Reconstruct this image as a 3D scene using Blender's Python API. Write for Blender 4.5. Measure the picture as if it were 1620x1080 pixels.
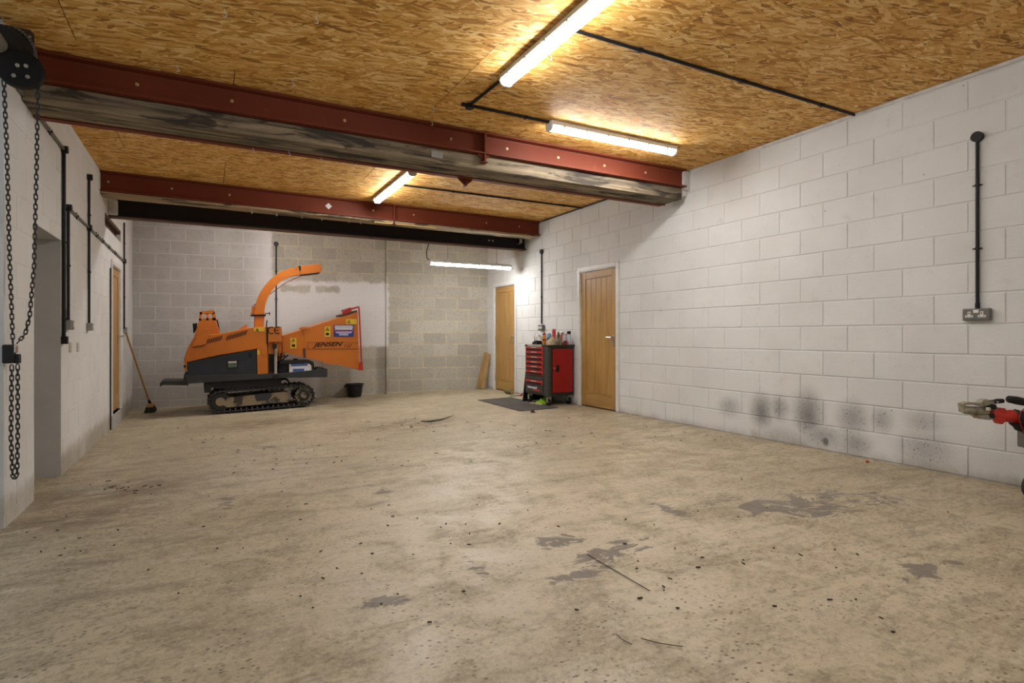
import bpy, bmesh, math, random
from mathutils import Vector, Matrix
random.seed(7)
for o in list(bpy.data.objects):
    bpy.data.objects.remove(o, do_unlink=True)
SC = bpy.context.scene
COL = SC.collection

# ------------------------------------------------------------------ camera
FPX = 905.0
HORIZON = 531.0
TH = math.atan(482.0 / FPX)
SN, CS = math.sin(TH), math.cos(TH)
CAMZ = 1.04
cd = bpy.data.cameras.new('camera')
cam = bpy.data.objects.new('camera', cd)
COL.objects.link(cam)
cam.location = (0, 0, CAMZ)
cam.rotation_euler = (math.pi / 2, 0, -TH)
cd.sensor_width = 36
cd.lens = FPX / 1620 * 36
cd.shift_y = -(540 - HORIZON) / 1620
cd.clip_start = 0.02
SC.camera = cam

# ------------------------------------------------------------------ world, exposure
w = bpy.data.worlds.new('world')
SC.world = w
w.use_nodes = True
w.node_tree.nodes['Background'].inputs[0].default_value = (0.80, 0.90, 1.0, 1)
w.node_tree.nodes['Background'].inputs[1].default_value = 0.6
SC.view_settings.view_transform = 'Standard'
SC.view_settings.look = 'None'
SC.view_settings.exposure = 0.18
SC.view_settings.gamma = 1.0
SC.view_settings.use_curve_mapping = False
LAMP = 64.0          # radiance of the batten diffusers

# ------------------------------------------------------------------ room geometry
XR, XL = 4.945, -1.10          # right and left wall planes
ZC = 2.96                      # ceiling
YB0, BS = 11.38, -0.1687       # back wall: Y at the left wall, slope along X
def yback(x): return YB0 + BS * (x - XL)
def clamp(v, a=0., b=1.): return max(a, min(b, v))
def floor_z(x, y):
    t = clamp((XR - x) / (XR - XL), 0, 1)
    return -t * (0.125 + 0.05 * clamp((y - 2.5) / 7))

def ray(px, py):
    k = (px - 810) / FPX
    return SN + k * CS, CS - k * SN, (HORIZON - py) / FPX
def PX(px, py, X=XR):
    a, b, c = ray(px, py); s = X / a
    return Vector((X, b * s, CAMZ + c * s))
def PY(px, py, Y):
    a, b, c = ray(px, py); s = Y / b
    return Vector((a * s, Y, CAMZ + c * s))
def PZ(px, py, Z):
    a, b, c = ray(px, py); s = (Z - CAMZ) / c
    return Vector((a * s, b * s, Z))
def PF(px, py):
    z = -0.05
    for i in range(12):
        p = PZ(px, py, z); z = floor_z(p.x, p.y)
    return PZ(px, py, z)
def PB(px, py, off=0.0):
    a, b, c = ray(px, py); s = (YB0 - BS * XL - off) / (b - BS * a)
    return Vector((a * s, b * s, CAMZ + c * s))

# ------------------------------------------------------------------ materials
class NT:
    def __init__(s, name):
        s.mat = bpy.data.materials.new(name); s.mat.use_nodes = True
        s.t = s.mat.node_tree; s.b = s.t.nodes['Principled BSDF']
    def n(s, typ, **kw):
        d = s.t.nodes.new('ShaderNode' + typ)
        for k, v in kw.items(): setattr(d, k, v)
        return d
    def put(s, sock, v):
        if v is None: return
        if isinstance(v, bpy.types.NodeSocket): s.t.links.new(v, sock)
        else:
            if sock.type == 'RGBA' and len(v) == 3: v = (*v, 1)
            sock.default_value = v
    def m(s, op, a, b=None, c=None, clampit=False):
        d = s.n('Math', operation=op); d.use_clamp = clampit
        s.put(d.inputs[0], a); s.put(d.inputs[1], b); s.put(d.inputs[2], c)
        return d.outputs[0]
    def vm(s, op, a, b=None):
        d = s.n('VectorMath', operation=op); s.put(d.inputs[0], a); s.put(d.inputs[1], b)
        return d.outputs[0]
    def pos(s): return s.n('NewGeometry').outputs['Position']
    def obj(s): return s.n('TexCoord').outputs['Object']
    def xyz(s, v):
        d = s.n('SeparateXYZ'); s.put(d.inputs[0], v); return d.outputs
    def comb(s, x, y, z):
        d = s.n('CombineXYZ'); s.put(d.inputs[0], x); s.put(d.inputs[1], y); s.put(d.inputs[2], z); return d.outputs[0]
    def map(s, v, sc=(1, 1, 1), rot=(0, 0, 0), loc=(0, 0, 0)):
        if any(rot) and sc != (1, 1, 1):          # turn first, stretch after
            v = s.map(v, (1, 1, 1), rot); rot = (0, 0, 0)
        d = s.n('Mapping'); s.put(d.inputs[0], v)
        d.inputs[1].default_value = loc; d.inputs[2].default_value = rot; d.inputs[3].default_value = sc
        return d.outputs[0]
    def noise(s, v, scale=5, detail=4, rough=0.55, dist=0.0, col=False):
        d = s.n('TexNoise'); s.put(d.inputs['Vector'], v)
        d.inputs['Scale'].default_value = scale; d.inputs['Detail'].default_value = detail
        d.inputs['Roughness'].default_value = rough; d.inputs['Distortion'].default_value = dist
        return d.outputs['Color' if col else 'Fac']
    def voro(s, v, scale=5, feature='F1', out='Distance', rnd=1.0):
        d = s.n('TexVoronoi', feature=feature); s.put(d.inputs['Vector'], v)
        d.inputs['Scale'].default_value = scale; d.inputs['Randomness'].default_value = rnd
        return d.outputs[out]
    def ramp(s, f, stops, interp='LINEAR'):
        d = s.n('ValToRGB'); s.put(d.inputs[0], f); cr = d.color_ramp; cr.interpolation = interp
        while len(cr.elements) < len(stops): cr.elements.new(0.5)
        for e, (p, c) in zip(cr.elements, stops):
            e.position = p
            e.color = (*c, 1) if isinstance(c, tuple) else (c, c, c, 1)
        return d.outputs[0]
    def mr(s, f, a, b, c=0., d_=1., smooth=True):
        d = s.n('MapRange'); d.clamp = True
        if smooth: d.interpolation_type = 'SMOOTHSTEP'
        s.put(d.inputs[0], f)
        for i, v in zip((1, 2, 3, 4), (a, b, c, d_)): d.inputs[i].default_value = v
        return d.outputs[0]
    def mix(s, f, a, b, blend='MIX'):
        d = s.n('Mix', data_type='RGBA', blend_type=blend)
        s.put(d.inputs[0], f); s.put(d.inputs[6], a); s.put(d.inputs[7], b)
        return d.outputs[2]
    def rnd(s): return s.n('ObjectInfo').outputs['Random']
    def bump(s, h, strength=0.3, dist=0.01):
        d = s.n('Bump'); d.inputs['Strength'].default_value = strength; d.inputs['Distance'].default_value = dist
        s.put(d.inputs['Height'], h); s.put(s.b.inputs['Normal'], d.outputs[0])
    def done(s, col=None, rough=0.5, metal=0.0, spec=None):
        s.put(s.b.inputs['Base Color'], col); s.put(s.b.inputs['Roughness'], rough); s.put(s.b.inputs['Metallic'], metal)
        if spec is not None: s.b.inputs['Specular IOR Level'].default_value = spec
        return s.mat

def lin(r, g, b):
    f = lambda c: (c / 255 / 12.92) if c / 255 <= 0.04045 else ((c / 255 + 0.055) / 1.055) ** 2.4
    return (f(r), f(g), f(b))

MAT = {}
def plain(name, col, rough=0.5, metal=0.0, grime=0.15, scale=12, spec=None):
    """one paint or plastic with a little uneven wear of its own"""
    t = NT(name)
    f = t.noise(t.obj(), scale, 5, 0.6)
    dark = tuple(c * (1 - 2.2 * grime) if 1 - 2.2 * grime > 0 else 0 for c in col)
    c = t.mix(t.mr(f, 0.35, 0.75), col, dark)
    t.bump(t.noise(t.obj(), scale * 6, 2), 0.05, 0.002)
    MAT[name] = t.done(c, rough, metal, spec)
    return MAT[name]

def mat_painted_wall(name, soot):
    t = NT(name); p = t.pos(); x, y, z = t.xyz(p)
    f1 = t.noise(p, 1.3, 4); f2 = t.noise(p, 9, 5, 0.65); r = t.rnd()
    c = t.mix(t.mr(f1, 0.35, 0.7), (0.675, 0.675, 0.66), (0.615, 0.61, 0.592))
    c = t.mix(t.m('MULTIPLY', r, 0.22), c, (0.54, 0.525, 0.50))
    c = t.mix(t.mr(f2, 0.56, 0.80, 0, 0.30), c, (0.40, 0.37, 0.33))
    # small chips and pinholes in the paint
    ch = t.mr(t.voro(p, 7.0), 0.035, 0.055, 1, 0)
    ch = t.m('MULTIPLY', ch, t.mr(t.noise(p, 2.2, 2), 0.5, 0.62))
    c = t.mix(t.m('MULTIPLY', ch, 0.8), c, (0.10, 0.09, 0.08))
    if soot:
        sp = t.noise(p, 60, 3, 0.7); sn = t.noise(p, 6, 4, 0.6)
        tot = None
        for (px, py, a, b, k) in soot:
            q = PX(px, py)
            d1 = t.m('MULTIPLY', t.m('SUBTRACT', y, q.y), 1 / a)
            d2 = t.m('MULTIPLY', t.m('SUBTRACT', z, q.z), 1 / b)
            d = t.m('SQRT', t.m('ADD', t.m('MULTIPLY', d1, d1), t.m('MULTIPLY', d2, d2)))
            g = t.mr(d, 1.0, 0.0, 0, k)
            tot = g if tot is None else t.m('MAXIMUM', tot, g)
        sm = t.m('MULTIPLY', tot, t.m('ADD', 0.68, t.m('MULTIPLY', sn, 0.8)), clampit=True)
        c = t.mix(t.m('MULTIPLY', sm, 0.85), c, (0.075, 0.07, 0.068))
        spk = t.m('MULTIPLY', t.mr(sp, 0.58, 0.66), t.mr(tot, 0.05, 0.4))
        c = t.mix(t.m('MULTIPLY', spk, 0.75), c, (0.03, 0.03, 0.03))
    # splash dirt along the foot of the wall
    sd = t.m('MULTIPLY', t.mr(z, 0.02, -0.17 if not soot else -0.02, 0, 1), 1.0)
    foot = t.m('MULTIPLY', t.mr(t.m('SUBTRACT', z, t.m('MULTIPLY', f2, 0.16)), 0.02, -0.12, 0, 0.8), t.mr(f1, 0.3, 0.6, 0.5, 1))
    c = t.mix(foot, c, (0.30, 0.26, 0.20))
    t.bump(t.m('ADD', t.noise(p, 70, 4, 0.7), t.m('MULTIPLY', ch, -1.5)), 0.30, 0.006)
    MAT[name] = t.done(c, 0.75, 0, 0.25)

SOOT = [(1154, 643, .22, .16, .45), (1205, 650, .20, .26, .75), (1232, 646, .16, .18, .55), (1279, 655, .22, .32, .80),
        (1348, 662, .20, .24, .55), (1306, 698, .055, .07, 1.3), (1300, 690, .34, .16, .50), (1352, 700, .22, .15, .55),
        (1462, 712, .30, .22, .45), (1395, 665, .14, .16, .45), (1460, 668, .20, .14, .35), (1240, 690, .50, .14, .30)]
mat_painted_wall('block_paint', SOOT)
mat_painted_wall('block_paint_left', None)

def mat_back(name, mortar):
    t = NT(name); p = t.pos(); x, y, z = t.xyz(p)
    nz = t.noise(p, 6, 4, 0.6); nf = t.noise(p, 28, 4, 0.6); r = t.rnd()
    # bare block
    if mortar:
        bare = t.mix(t.mr(nz, 0.35, 0.65), (0.55, 0.47, 0.33), (0.44, 0.38, 0.27))
    else:
        bare = t.mix(r, (0.47, 0.44, 0.375), (0.36, 0.335, 0.285))
        bare = t.mix(t.mr(nf, 0.45, 0.75, 0, 0.6), bare, (0.27, 0.25, 0.21))
        bare = t.mix(t.mr(nz, 0.55, 0.75, 0, 0.5), bare, (0.42, 0.37, 0.27))
    # thin uneven coat of white masonry paint
    pn = t.noise(p, 3.0, 4, 0.6)
    if mortar:
        thin = (0.50, 0.485, 0.46)
    else:
        thin = t.mix(t.mr(pn, 0.3, 0.7), (0.47, 0.455, 0.43), (0.41, 0.39, 0.365))
        thin = t.mix(t.m('MULTIPLY', r, 0.5), thin, (0.36, 0.345, 0.32))
        thin = t.mix(t.mr(t.noise(p, 14, 5, 0.7), 0.5, 0.75, 0, 0.5), thin, (0.30, 0.285, 0.26))
    whit = t.mix(t.mr(t.noise(p, 14, 5, 0.7), 0.5, 0.75, 0, 0.3), (0.66, 0.65, 0.64), (0.52, 0.51, 0.49))
    xw = PB(425, 470).x; zw = PB(400, 500).z
    paint = t.mix(t.mr(x, xw - 0.5, xw + 0.2), thin, whit)
    jit = t.m('MULTIPLY', t.m('SUBTRACT', nz, 0.5), 0.14)
    xj = t.m('ADD', x, jit); zj = t.m('ADD', z, jit)
    def lt(v, e, wd=0.03): return t.mr(v, e - wd, e + wd, 1, 0)
    def gt(v, e, wd=0.03): return t.mr(v, e - wd, e + wd, 0, 1)
    xa = PB(430, 440).x; xb = PB(614, 500).x; xl = PB(505, 600).x
    ztop = PB(530, 446).z; zlow = PB(560, 548).z
    A = lt(xj, xa, 0.05)
    A2 = t.m('MULTIPLY', lt(xj, xl, 0.1), lt(zj, zlow + 0.1))
    B = t.m('MULTIPLY', t.m('MULTIPLY', lt(xj, xb), lt(zj, ztop)), gt(zj, zlow))
    # two blocks the roller missed
    q0 = PB(444, 450); q1 = PB(537, 463); xm = PB(495, 455).x
    miss = t.m('MULTIPLY', t.m('MULTIPLY', gt(xj, q0.x), lt(xj, q1.x)), t.m('MULTIPLY', gt(zj, q1.z), lt(zj, q0.z - 0.0)))
    gap = t.mr(t.m('ABSOLUTE', t.m('SUBTRACT', xj, xm)), 0.03, 0.06, 0, 1)
    miss = t.m('MULTIPLY', miss, gap)
    B = t.m('MULTIPLY', B, t.m('SUBTRACT', 1, t.m('MULTIPLY', miss, 0.9)))
    msk = t.m('MAXIMUM', t.m('MAXIMUM', A, B), A2)
    c = t.mix(t.m('MULTIPLY', msk, 0.97), bare, paint)
    # dark shade beside the pier edge, painted into the wall colour
    st = t.m('MULTIPLY', t.mr(t.m('ABSOLUTE', t.m('SUBTRACT', x, PB(604, 570).x)), 0.02, 0.16, 1, 0), lt(z, zlow, 0.05))
    c = t.mix(t.m('MULTIPLY', st, 0.55), c, (0.15, 0.135, 0.115))
    t.bump(t.noise(p, 60, 4, 0.7), 0.4, 0.006)
    MAT[name] = t.done(c, 0.85, 0, 0.2)
mat_back('back_block', False)
mat_back('back_mortar', True)

def mat_osb():
    t = NT('osb'); p = t.obj(); r = t.rnd()
    sh = t.comb(t.m('MULTIPLY', r, 17.0), t.m('MULTIPLY', r, 31.0), 0)
    p = t.vm('ADD', p, sh)
    wob = t.vm('SCALE', t.noise(p, 6, 2, col=True), None)
    wob.node.inputs[3].default_value = 0.018
    p = t.vm('ADD', p, wob)
    lay = []
    for ang, sc in ((0.08, (8, 40, 1)), (-0.42, (9, 42, 1)), (0.48, (9, 44, 1)), (-0.18, (7.5, 38, 1)), (0.95, (11, 46, 1)), (0.26, (8.5, 50, 1))):
        v = t.map(p, sc, (0, 0, ang), (ang * 9, ang * 5, 0))
        cc = t.voro(v, 1.0, out='Color'); s0 = t.n('SeparateColor'); t.put(s0.inputs[0], cc)
        lay.append((s0.outputs[0], s0.outputs[1]))
    f = lay[0][0]
    for (a, b), th in zip(lay[1:], (0.55, 0.60, 0.62, 0.80, 0.66)):
        sel = t.m('GREATER_THAN', b, th)
        d = t.n('Mix'); t.put(d.inputs[0], sel); t.put(d.inputs[2], f); t.put(d.inputs[3], a); f = d.outputs[0]
    fine = t.noise(t.map(p, (60, 160, 1), (0, 0, 0.1)), 1.0, 3)
    f = t.m('ADD', t.m('MULTIPLY', f, 0.72), t.m('MULTIPLY', fine, 0.30))
    f = t.m('ADD', f, t.m('MULTIPLY', t.m('SUBTRACT', t.noise(p, 1.7, 3), 0.5), 0.35))
    c = t.ramp(f, [(0.08, (0.24, 0.100, 0.019)), (0.34, (0.60, 0.295, 0.062)), (0.62, (0.74, 0.43, 0.125)), (0.88, (0.88, 0.63, 0.28))])
    t.bump(f, 0.25, 0.004)
    MAT['osb'] = t.done(c, 0.65, 0, 0.2)
mat_osb()

def mat_floor():
    t = NT('concrete'); p = t.pos(); x, y, z = t.xyz(p)
    big = t.noise(p, 0.55, 5, 0.6, 0.6); mid = t.noise(p, 2.6, 6, 0.62, 0.4); fine = t.noise(p, 22, 5, 0.7)
    strk = t.noise(t.map(p, (1.2, 5.5, 1), (0, 0, 0.18)), 1.6, 6, 0.65, 0.5)
    vf = t.noise(p, 48, 5, 0.8); sw = t.noise(t.map(p, (0.8, 3.2, 1), (0, 0, -0.25)), 2.4, 8, 0.72, 1.2)
    c = t.mix(t.mr(big, 0.3, 0.7), (0.50, 0.425, 0.29), (0.38, 0.32, 0.215))
    c = t.mix(t.mr(mid, 0.42, 0.66, 0, 0.7), c, (0.32, 0.265, 0.175))
    c = t.mix(t.mr(strk, 0.52, 0.70, 0, 0.7), c, (0.20, 0.16, 0.105))
    c = t.mix(t.mr(strk, 0.44, 0.26, 0, 0.6), c, (0.56, 0.49, 0.365))
    c = t.mix(t.mr(sw, 0.54, 0.64, 0, 0.55), c, (0.22, 0.18, 0.12))
    c = t.mix(t.mr(sw, 0.45, 0.33, 0, 0.45), c, (0.54, 0.475, 0.355))
    c = t.mix(t.mr(fine, 0.50, 0.64, 0, 0.7), c, (0.22, 0.18, 0.115))
    c = t.mix(t.mr(vf, 0.52, 0.66, 0, 0.75), c, (0.17, 0.14, 0.09))
    c = t.mix(t.mr(vf, 0.46, 0.32, 0, 0.5), c, (0.64, 0.565, 0.43))
    # pale patch in the middle of the room, fading outwards
    q = PF(760, 830)
    dd = t.m('SQRT', t.m('ADD', t.m('POWER', t.m('SUBTRACT', x, q.x), 2), t.m('POWER', t.m('MULTIPLY', t.m('SUBTRACT', y, q.y), .8), 2)))
    pale = t.m('MULTIPLY', t.mr(dd, 2.2, 0.3, 0, 0.6), t.mr(mid, 0.65, 0.40))
    c = t.mix(pale, c, (0.55, 0.48, 0.37))
    # grey oil patches with hard edges, each where it lies on the slab
    tot = None
    for (px, py, a, b, k) in [(880, 855, .22, .09, 1), (975, 868, .28, .12, 1), (925, 905, .17, .06, 1), (1290, 795, .40, .22, 1), (1215, 800, .30, .12, 1),
                              (1370, 790, .35, .16, .7), (1150, 790, .25, .06, .7), (610, 950, .12, .05, 1), (600, 778, .18, .10, .7), (1465, 898, .20, .08, 1),
                              (350, 795, .12, .22, .7), (425, 705, .18, .45, .6), (860, 712, .7, .25, .6), (700, 735, 1.0, .25, .5), (755, 895, .05, .14, 1), (1060, 805, .06, .2, 1), (780, 848, .15, .1, .7)]:
        s = PF(px, py)
        d1 = t.m('MULTIPLY', t.m('SUBTRACT', x, s.x), 1 / a); d2 = t.m('MULTIPLY', t.m('SUBTRACT', y, s.y), 1 / b)
        d = t.m('SQRT', t.m('ADD', t.m('MULTIPLY', d1, d1), t.m('MULTIPLY', d2, d2)))
        g = t.mr(d, 2.3, 0.0, 0, k); tot = g if tot is None else t.m('MAXIMUM', tot, g)
    pn = t.noise(t.map(p, (1, 1.5, 1), (0, 0, .3)), 4.2, 8, 0.72, 1.2)
    edge = t.mr(t.m('ADD', t.m('MULTIPLY', tot, 0.40), t.m('MULTIPLY', pn, 1.25)), 0.90, 0.95)
    c = t.mix(t.m('MULTIPLY', edge, t.mr(tot, 0.0, 0.6, 0, 0.95)), c, (0.165, 0.14, 0.112))
    # brown mud by the left opening and round the machine
    for (px, py, a, b) in [(190, 775, .8, .4), (120, 820, .6, .3), (640, 672, 1.0, .5), (420, 668, .8, .5), (250, 655, .9, .5), (560, 640, .8, .4)]:
        s = PF(px, py)
        d1 = t.m('MULTIPLY', t.m('SUBTRACT', x, s.x), 1 / a); d2 = t.m('MULTIPLY', t.m('SUBTRACT', y, s.y), 1 / b)
        d = t.m('SQRT', t.m('ADD', t.m('MULTIPLY', d1, d1), t.m('MULTIPLY', d2, d2)))
        g = t.m('MULTIPLY', t.mr(d, 1.3, 0.1), t.mr(t.noise(t.map(p, (1, 2.5, 1)), 4.5, 6, 0.7, 0.6), 0.40, 0.54))
        c = t.mix(t.m('MULTIPLY', g, 0.75), c, (0.15, 0.10, 0.058))
    # pits and specks
    vd = t.voro(t.map(p, (1.0, 1.35, 1)), 26, rnd=1.0)
    pit = t.m('MULTIPLY', t.mr(t.m('ADD', vd, t.m('MULTIPLY', vf, 0.25)), 0.26, 0.36, 1, 0), t.mr(t.noise(p, 3.1, 4, 0.6), 0.42, 0.60))
    vs = t.voro(t.map(p, (1, 1.6, 1), (0, 0, .4)), 9)
    spk = t.m('MULTIPLY', t.mr(vs, 0.06, 0.10, 1, 0), t.mr(t.noise(p, 1.4, 3), 0.42, 0.6))
    c = t.mix(t.m('MULTIPLY', pit, 0.85), c, (0.13, 0.10, 0.065))
    c = t.mix(t.m('MULTIPLY', spk, 0.8), c, (0.06, 0.048, 0.035))
    h = t.m('ADD', t.m('MULTIPLY', mid, 0.5), t.m('ADD', t.m('MULTIPLY', fine, 0.35), t.m('MULTIPLY', pit, -0.8)))
    t.bump(h, 0.45, 0.014)
    rg = t.mr(t.m('ADD', mid, t.m('MULTIPLY', strk, 0.4)), 0.45, 0.9, 0.28, 0.60)
    MAT['concrete'] = t.done(c, rg, 0, 0.4)
mat_floor()

def mat_wood(name, a, b, d, axis, sc=1.0, rough=0.5, crack=0.0):
    """grain running along local axis"""
    t = NT(name); p = t.obj(); r = t.rnd()
    p = t.vm('ADD', p, t.comb(t.m('MULTIPLY', r, 9.0), t.m('MULTIPLY', r, 5.0), t.m('MULTIPLY', r, 3.0)))
    s = [26 * sc, 26 * sc, 26 * sc]; s[axis] = 1.3 * sc
    g = t.noise(t.map(p, tuple(s)), 1.0, 6, 0.6, 0.8); bl = t.noise(p, 3, 3)
    c = t.ramp(t.m('ADD', t.m('MULTIPLY', g, 0.75), t.m('MULTIPLY', bl, 0.25)), [(0.32, d), (0.5, b), (0.68, a)])
    if crack:
        s2 = [40, 40, 40]; s2[axis] = 0.8
        ck = t.mr(t.noise(t.map(p, tuple(s2)), 1.0, 3), 0.62, 0.70)
        c = t.mix(t.m('MULTIPLY', ck, crack), c, (0.025, 0.02, 0.015))
        sp_ = [9, 9, 9]; sp_[axis] = 1.6
        c = t.mix(t.mr(t.noise(t.map(p, tuple(sp_)), 1.0, 6, .65, .6), 0.50, 0.60, 0, .9), c, (0.035, 0.029, 0.024))
    t.bump(g, 0.3, 0.004)
    MAT[name] = t.done(c, rough, 0, 0.35)
mat_wood('oak', (0.47, 0.285, 0.10), (0.385, 0.22, 0.07), (0.28, 0.155, 0.047), 2, 1.0, 0.4)
mat_wood('oak_rail', (0.47, 0.285, 0.10), (0.385, 0.22, 0.07), (0.28, 0.155, 0.047), 1, 1.0, 0.4)
mat_wood('old_timber', (0.42, 0.33, 0.20), (0.21, 0.165, 0.11), (0.055, 0.043, 0.032), 0, 0.7, 0.85, 0.95)
mat_wood('pale_timber', (0.47, 0.36, 0.22), (0.36, 0.27, 0.16), (0.22, 0.16, 0.09), 0, 0.8, 0.75, 0.2)
mat_wood('plank_wood', (0.50, 0.33, 0.14), (0.38, 0.24, 0.10), (0.24, 0.15, 0.06), 2, 0.8, 0.7)
mat_wood('broom_wood', (0.42, 0.24, 0.085), (0.33, 0.18, 0.06), (0.22, 0.12, 0.04), 2, 1.2, 0.5)
mat_wood('pine_strip', (0.60, 0.42, 0.16), (0.52, 0.35, 0.13), (0.40, 0.26, 0.09), 0, 0.8, 0.6)
mat_wood('log_wood', (0.20, 0.17, 0.06), (0.13, 0.105, 0.04), (0.06, 0.05, 0.022), 1, 1.0, 0.8)

def mat_worn(name, base, worn, th=(0.58, 0.66), amt=0.8, rough=0.45, metal=0.0, sc=5.0, spec=0.5):
    t = NT(name); p = t.obj()
    f = t.noise(p, sc, 7, 0.7, 0.3); g = t.noise(p, 1.4, 3)
    c = t.mix(t.mr(g, 0.3, 0.7, 0, 0.4), base, tuple(k * 0.6 for k in base))
    c = t.mix(t.mr(f, th[0], th[1], 0, amt), c, worn)
    t.bump(t.noise(p, 40, 3), 0.06, 0.003)
    MAT[name] = t.done(c, rough, metal, spec)
mat_worn('red_oxide', (0.175, 0.038, 0.018), (0.29, 0.085, 0.036), (0.60, 0.80), 0.5, 0.55, spec=0.15)
mat_worn('black_steel', (0.020, 0.015, 0.013), (0.30, 0.25, 0.20), (0.70, 0.74), 0.6, 0.6, sc=22, spec=0.25)
mat_worn('rusty_flange', (0.12, 0.06, 0.032), (0.035, 0.02, 0.014), (0.5, 0.65), 0.7, 0.7)
mat_worn('orange', (0.56, 0.155, 0.010), (0.36, 0.088, 0.008), (0.58, 0.72), 0.65, 0.4, sc=6)
mat_worn('navy', (0.017, 0.023, 0.034), (0.030, 0.034, 0.042), (0.5, 0.7), 0.6, 0.30)
mat_worn('chassis', (0.022, 0.025, 0.029), (0.06, 0.05, 0.038), (0.6, 0.72), 0.6, 0.5)
mat_worn('track_side', (0.26, 0.205, 0.125), (0.028, 0.025, 0.022), (0.50, 0.56), 0.95, 0.7, sc=4.5)
mat_worn('rubber', (0.016, 0.015, 0.014), (0.06, 0.05, 0.036), (0.58, 0.72), 0.6, 0.7, sc=18)
mat_worn('silver_dirty', (0.45, 0.42, 0.36), (0.16, 0.14, 0.10), (0.5, 0.65), 0.7, 0.45, 0.3)
mat_worn('hitch_metal', (0.36, 0.33, 0.25), (0.13, 0.115, 0.08), (0.48, 0.62), 0.8, 0.45, 0.4, sc=14)
mat_worn('mat_grey', (0.085, 0.078, 0.07), (0.16, 0.14, 0.11), (0.5, 0.7), 0.7, 0.9, sc=9, spec=0.2)
mat_worn('gear_black', (0.014, 0.013, 0.012), (0.05, 0.04, 0.03), (0.55, 0.7), 0.6, 0.5, sc=14)
mat_worn('brown_plate', (0.060, 0.028, 0.018), (0.02, 0.014, 0.01), (0.5, 0.65), 0.7, 0.6, sc=8)
mat_worn('rust_recess', (0.125, 0.055, 0.022), (0.03, 0.018, 0.012), (0.48, 0.62), 0.85, 0.8, sc=7)
plain('white_gloss', (0.66, 0.65, 0.62), 0.4, 0, 0.05)
plain('black_plastic', (0.013, 0.013, 0.013), 0.5, 0, 0.1, spec=0.3)
plain('conduit_black', (0.014, 0.014, 0.015), 0.5, 0, 0.05, spec=0.25)
plain('conduit_metal', (0.20, 0.19, 0.17), 0.4, 0.5, 0.15)
plain('grey_box', (0.32, 0.315, 0.30), 0.45, 0.4, 0.1)
plain('grey_box_dark', (0.15, 0.148, 0.14), 0.5, 0.3, 0.1)
plain('socket_white', (0.75, 0.70, 0.62), 0.4, 0, 0.04)
plain('plate_beige', (0.52, 0.49, 0.42), 0.5, 0, 0.06)
plain('steel', (0.60, 0.58, 0.55), 0.3, 0.9, 0.08)
plain('brass', (0.68, 0.55, 0.33), 0.35, 0.6, 0.1)
plain('cabinet_black', (0.022, 0.021, 0.02), 0.38, 0, 0.12)
plain('cabinet_front', (0.050, 0.046, 0.040), 0.5, 0, 0.12)
plain('cabinet_red', (0.30, 0.007, 0.009), 0.35, 0, 0.05)
plain('drawer_red', (0.52, 0.035, 0.03), 0.4, 0, 0.06)
plain('pale_print', (0.66, 0.55, 0.50), 0.5, 0, 0.1)
plain('silver_print', (0.55, 0.58, 0.66), 0.4, 0.2, 0.08)
plain('tray_grey', (0.40, 0.385, 0.34), 0.5, 0.2, 0.1)
plain('red_paint', (0.42, 0.022, 0.012), 0.4, 0, 0.12)
plain('hitch_red', (0.55, 0.035, 0.02), 0.3, 0, 0.06)
plain('red_cord', (0.26, 0.018, 0.015), 0.6, 0, 0.1)
plain('yellow_sticker', (0.68, 0.47, 0.03), 0.5, 0, 0.05)
plain('print_black', (0.010, 0.010, 0.010), 0.6, 0, 0.0, spec=0.2)
plain('print_white', (0.72, 0.72, 0.74), 0.5, 0, 0.02)
plain('blue_sticker', (0.018, 0.035, 0.22), 0.45, 0, 0.05)
plain('jerry_blue', (0.05, 0.12, 0.36), 0.45, 0, 0.1)
plain('can_orange', (0.60, 0.22, 0.02), 0.4, 0, 0.1)
plain('can_red', (0.50, 0.012, 0.012), 0.35, 0, 0.05)
plain('can_maroon', (0.18, 0.012, 0.02), 0.4, 0, 0.1)
plain('can_pale', (0.50, 0.53, 0.60), 0.3, 0.2, 0.08)
plain('cup_blue', (0.25, 0.40, 0.55), 0.35, 0, 0.1)
plain('rag_cream', (0.50, 0.41, 0.26), 0.95, 0, 0.2, 30)
plain('rag_pattern', (0.36, 0.29, 0.18), 0.95, 0, 0.4, 45)
plain('green_vis', (0.32, 0.62, 0.03), 0.7, 0, 0.1)
plain('bristle', (0.024, 0.019, 0.015), 0.9, 0, 0.1)
plain('dirt', (0.055, 0.042, 0.028), 0.95, 0, 0.2)
plain('mortar_white', (0.63, 0.61, 0.58), 0.85, 0, 0.12)
plain('mortar_grey', (0.42, 0.40, 0.36), 0.85, 0, 0.12)
plain('soffit_dark', (0.06, 0.05, 0.04), 0.9, 0, 0.1)
plain('plaster', (0.46, 0.455, 0.445), 0.7, 0, 0.05, 3)
plain('green_window', (0.10, 0.15, 0.12), 0.2, 0, 0.1)
plain('barrel_metal', (0.50, 0.47, 0.40), 0.35, 0.6, 0.2)

def mat_clear():
    t = NT('clear_plastic')
    t.b.inputs['Transmission Weight'].default_value = 0.75
    t.b.inputs['IOR'].default_value = 1.25
    f = t.noise(t.obj(), 25, 3)
    t.bump(f, 0.5, 0.01)
    MAT['clear_plastic'] = t.done((0.85, 0.83, 0.80), 0.25, 0)
mat_clear()
def mat_lamp():
    t = NT('lamp_diffuser')
    t.put(t.b.inputs['Emission Color'], (1.0, 0.99, 0.975))
    t.b.inputs['Emission Strength'].default_value = LAMP
    MAT['lamp_diffuser'] = t.done((0.8, 0.8, 0.8), 0.4)
mat_lamp()

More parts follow.
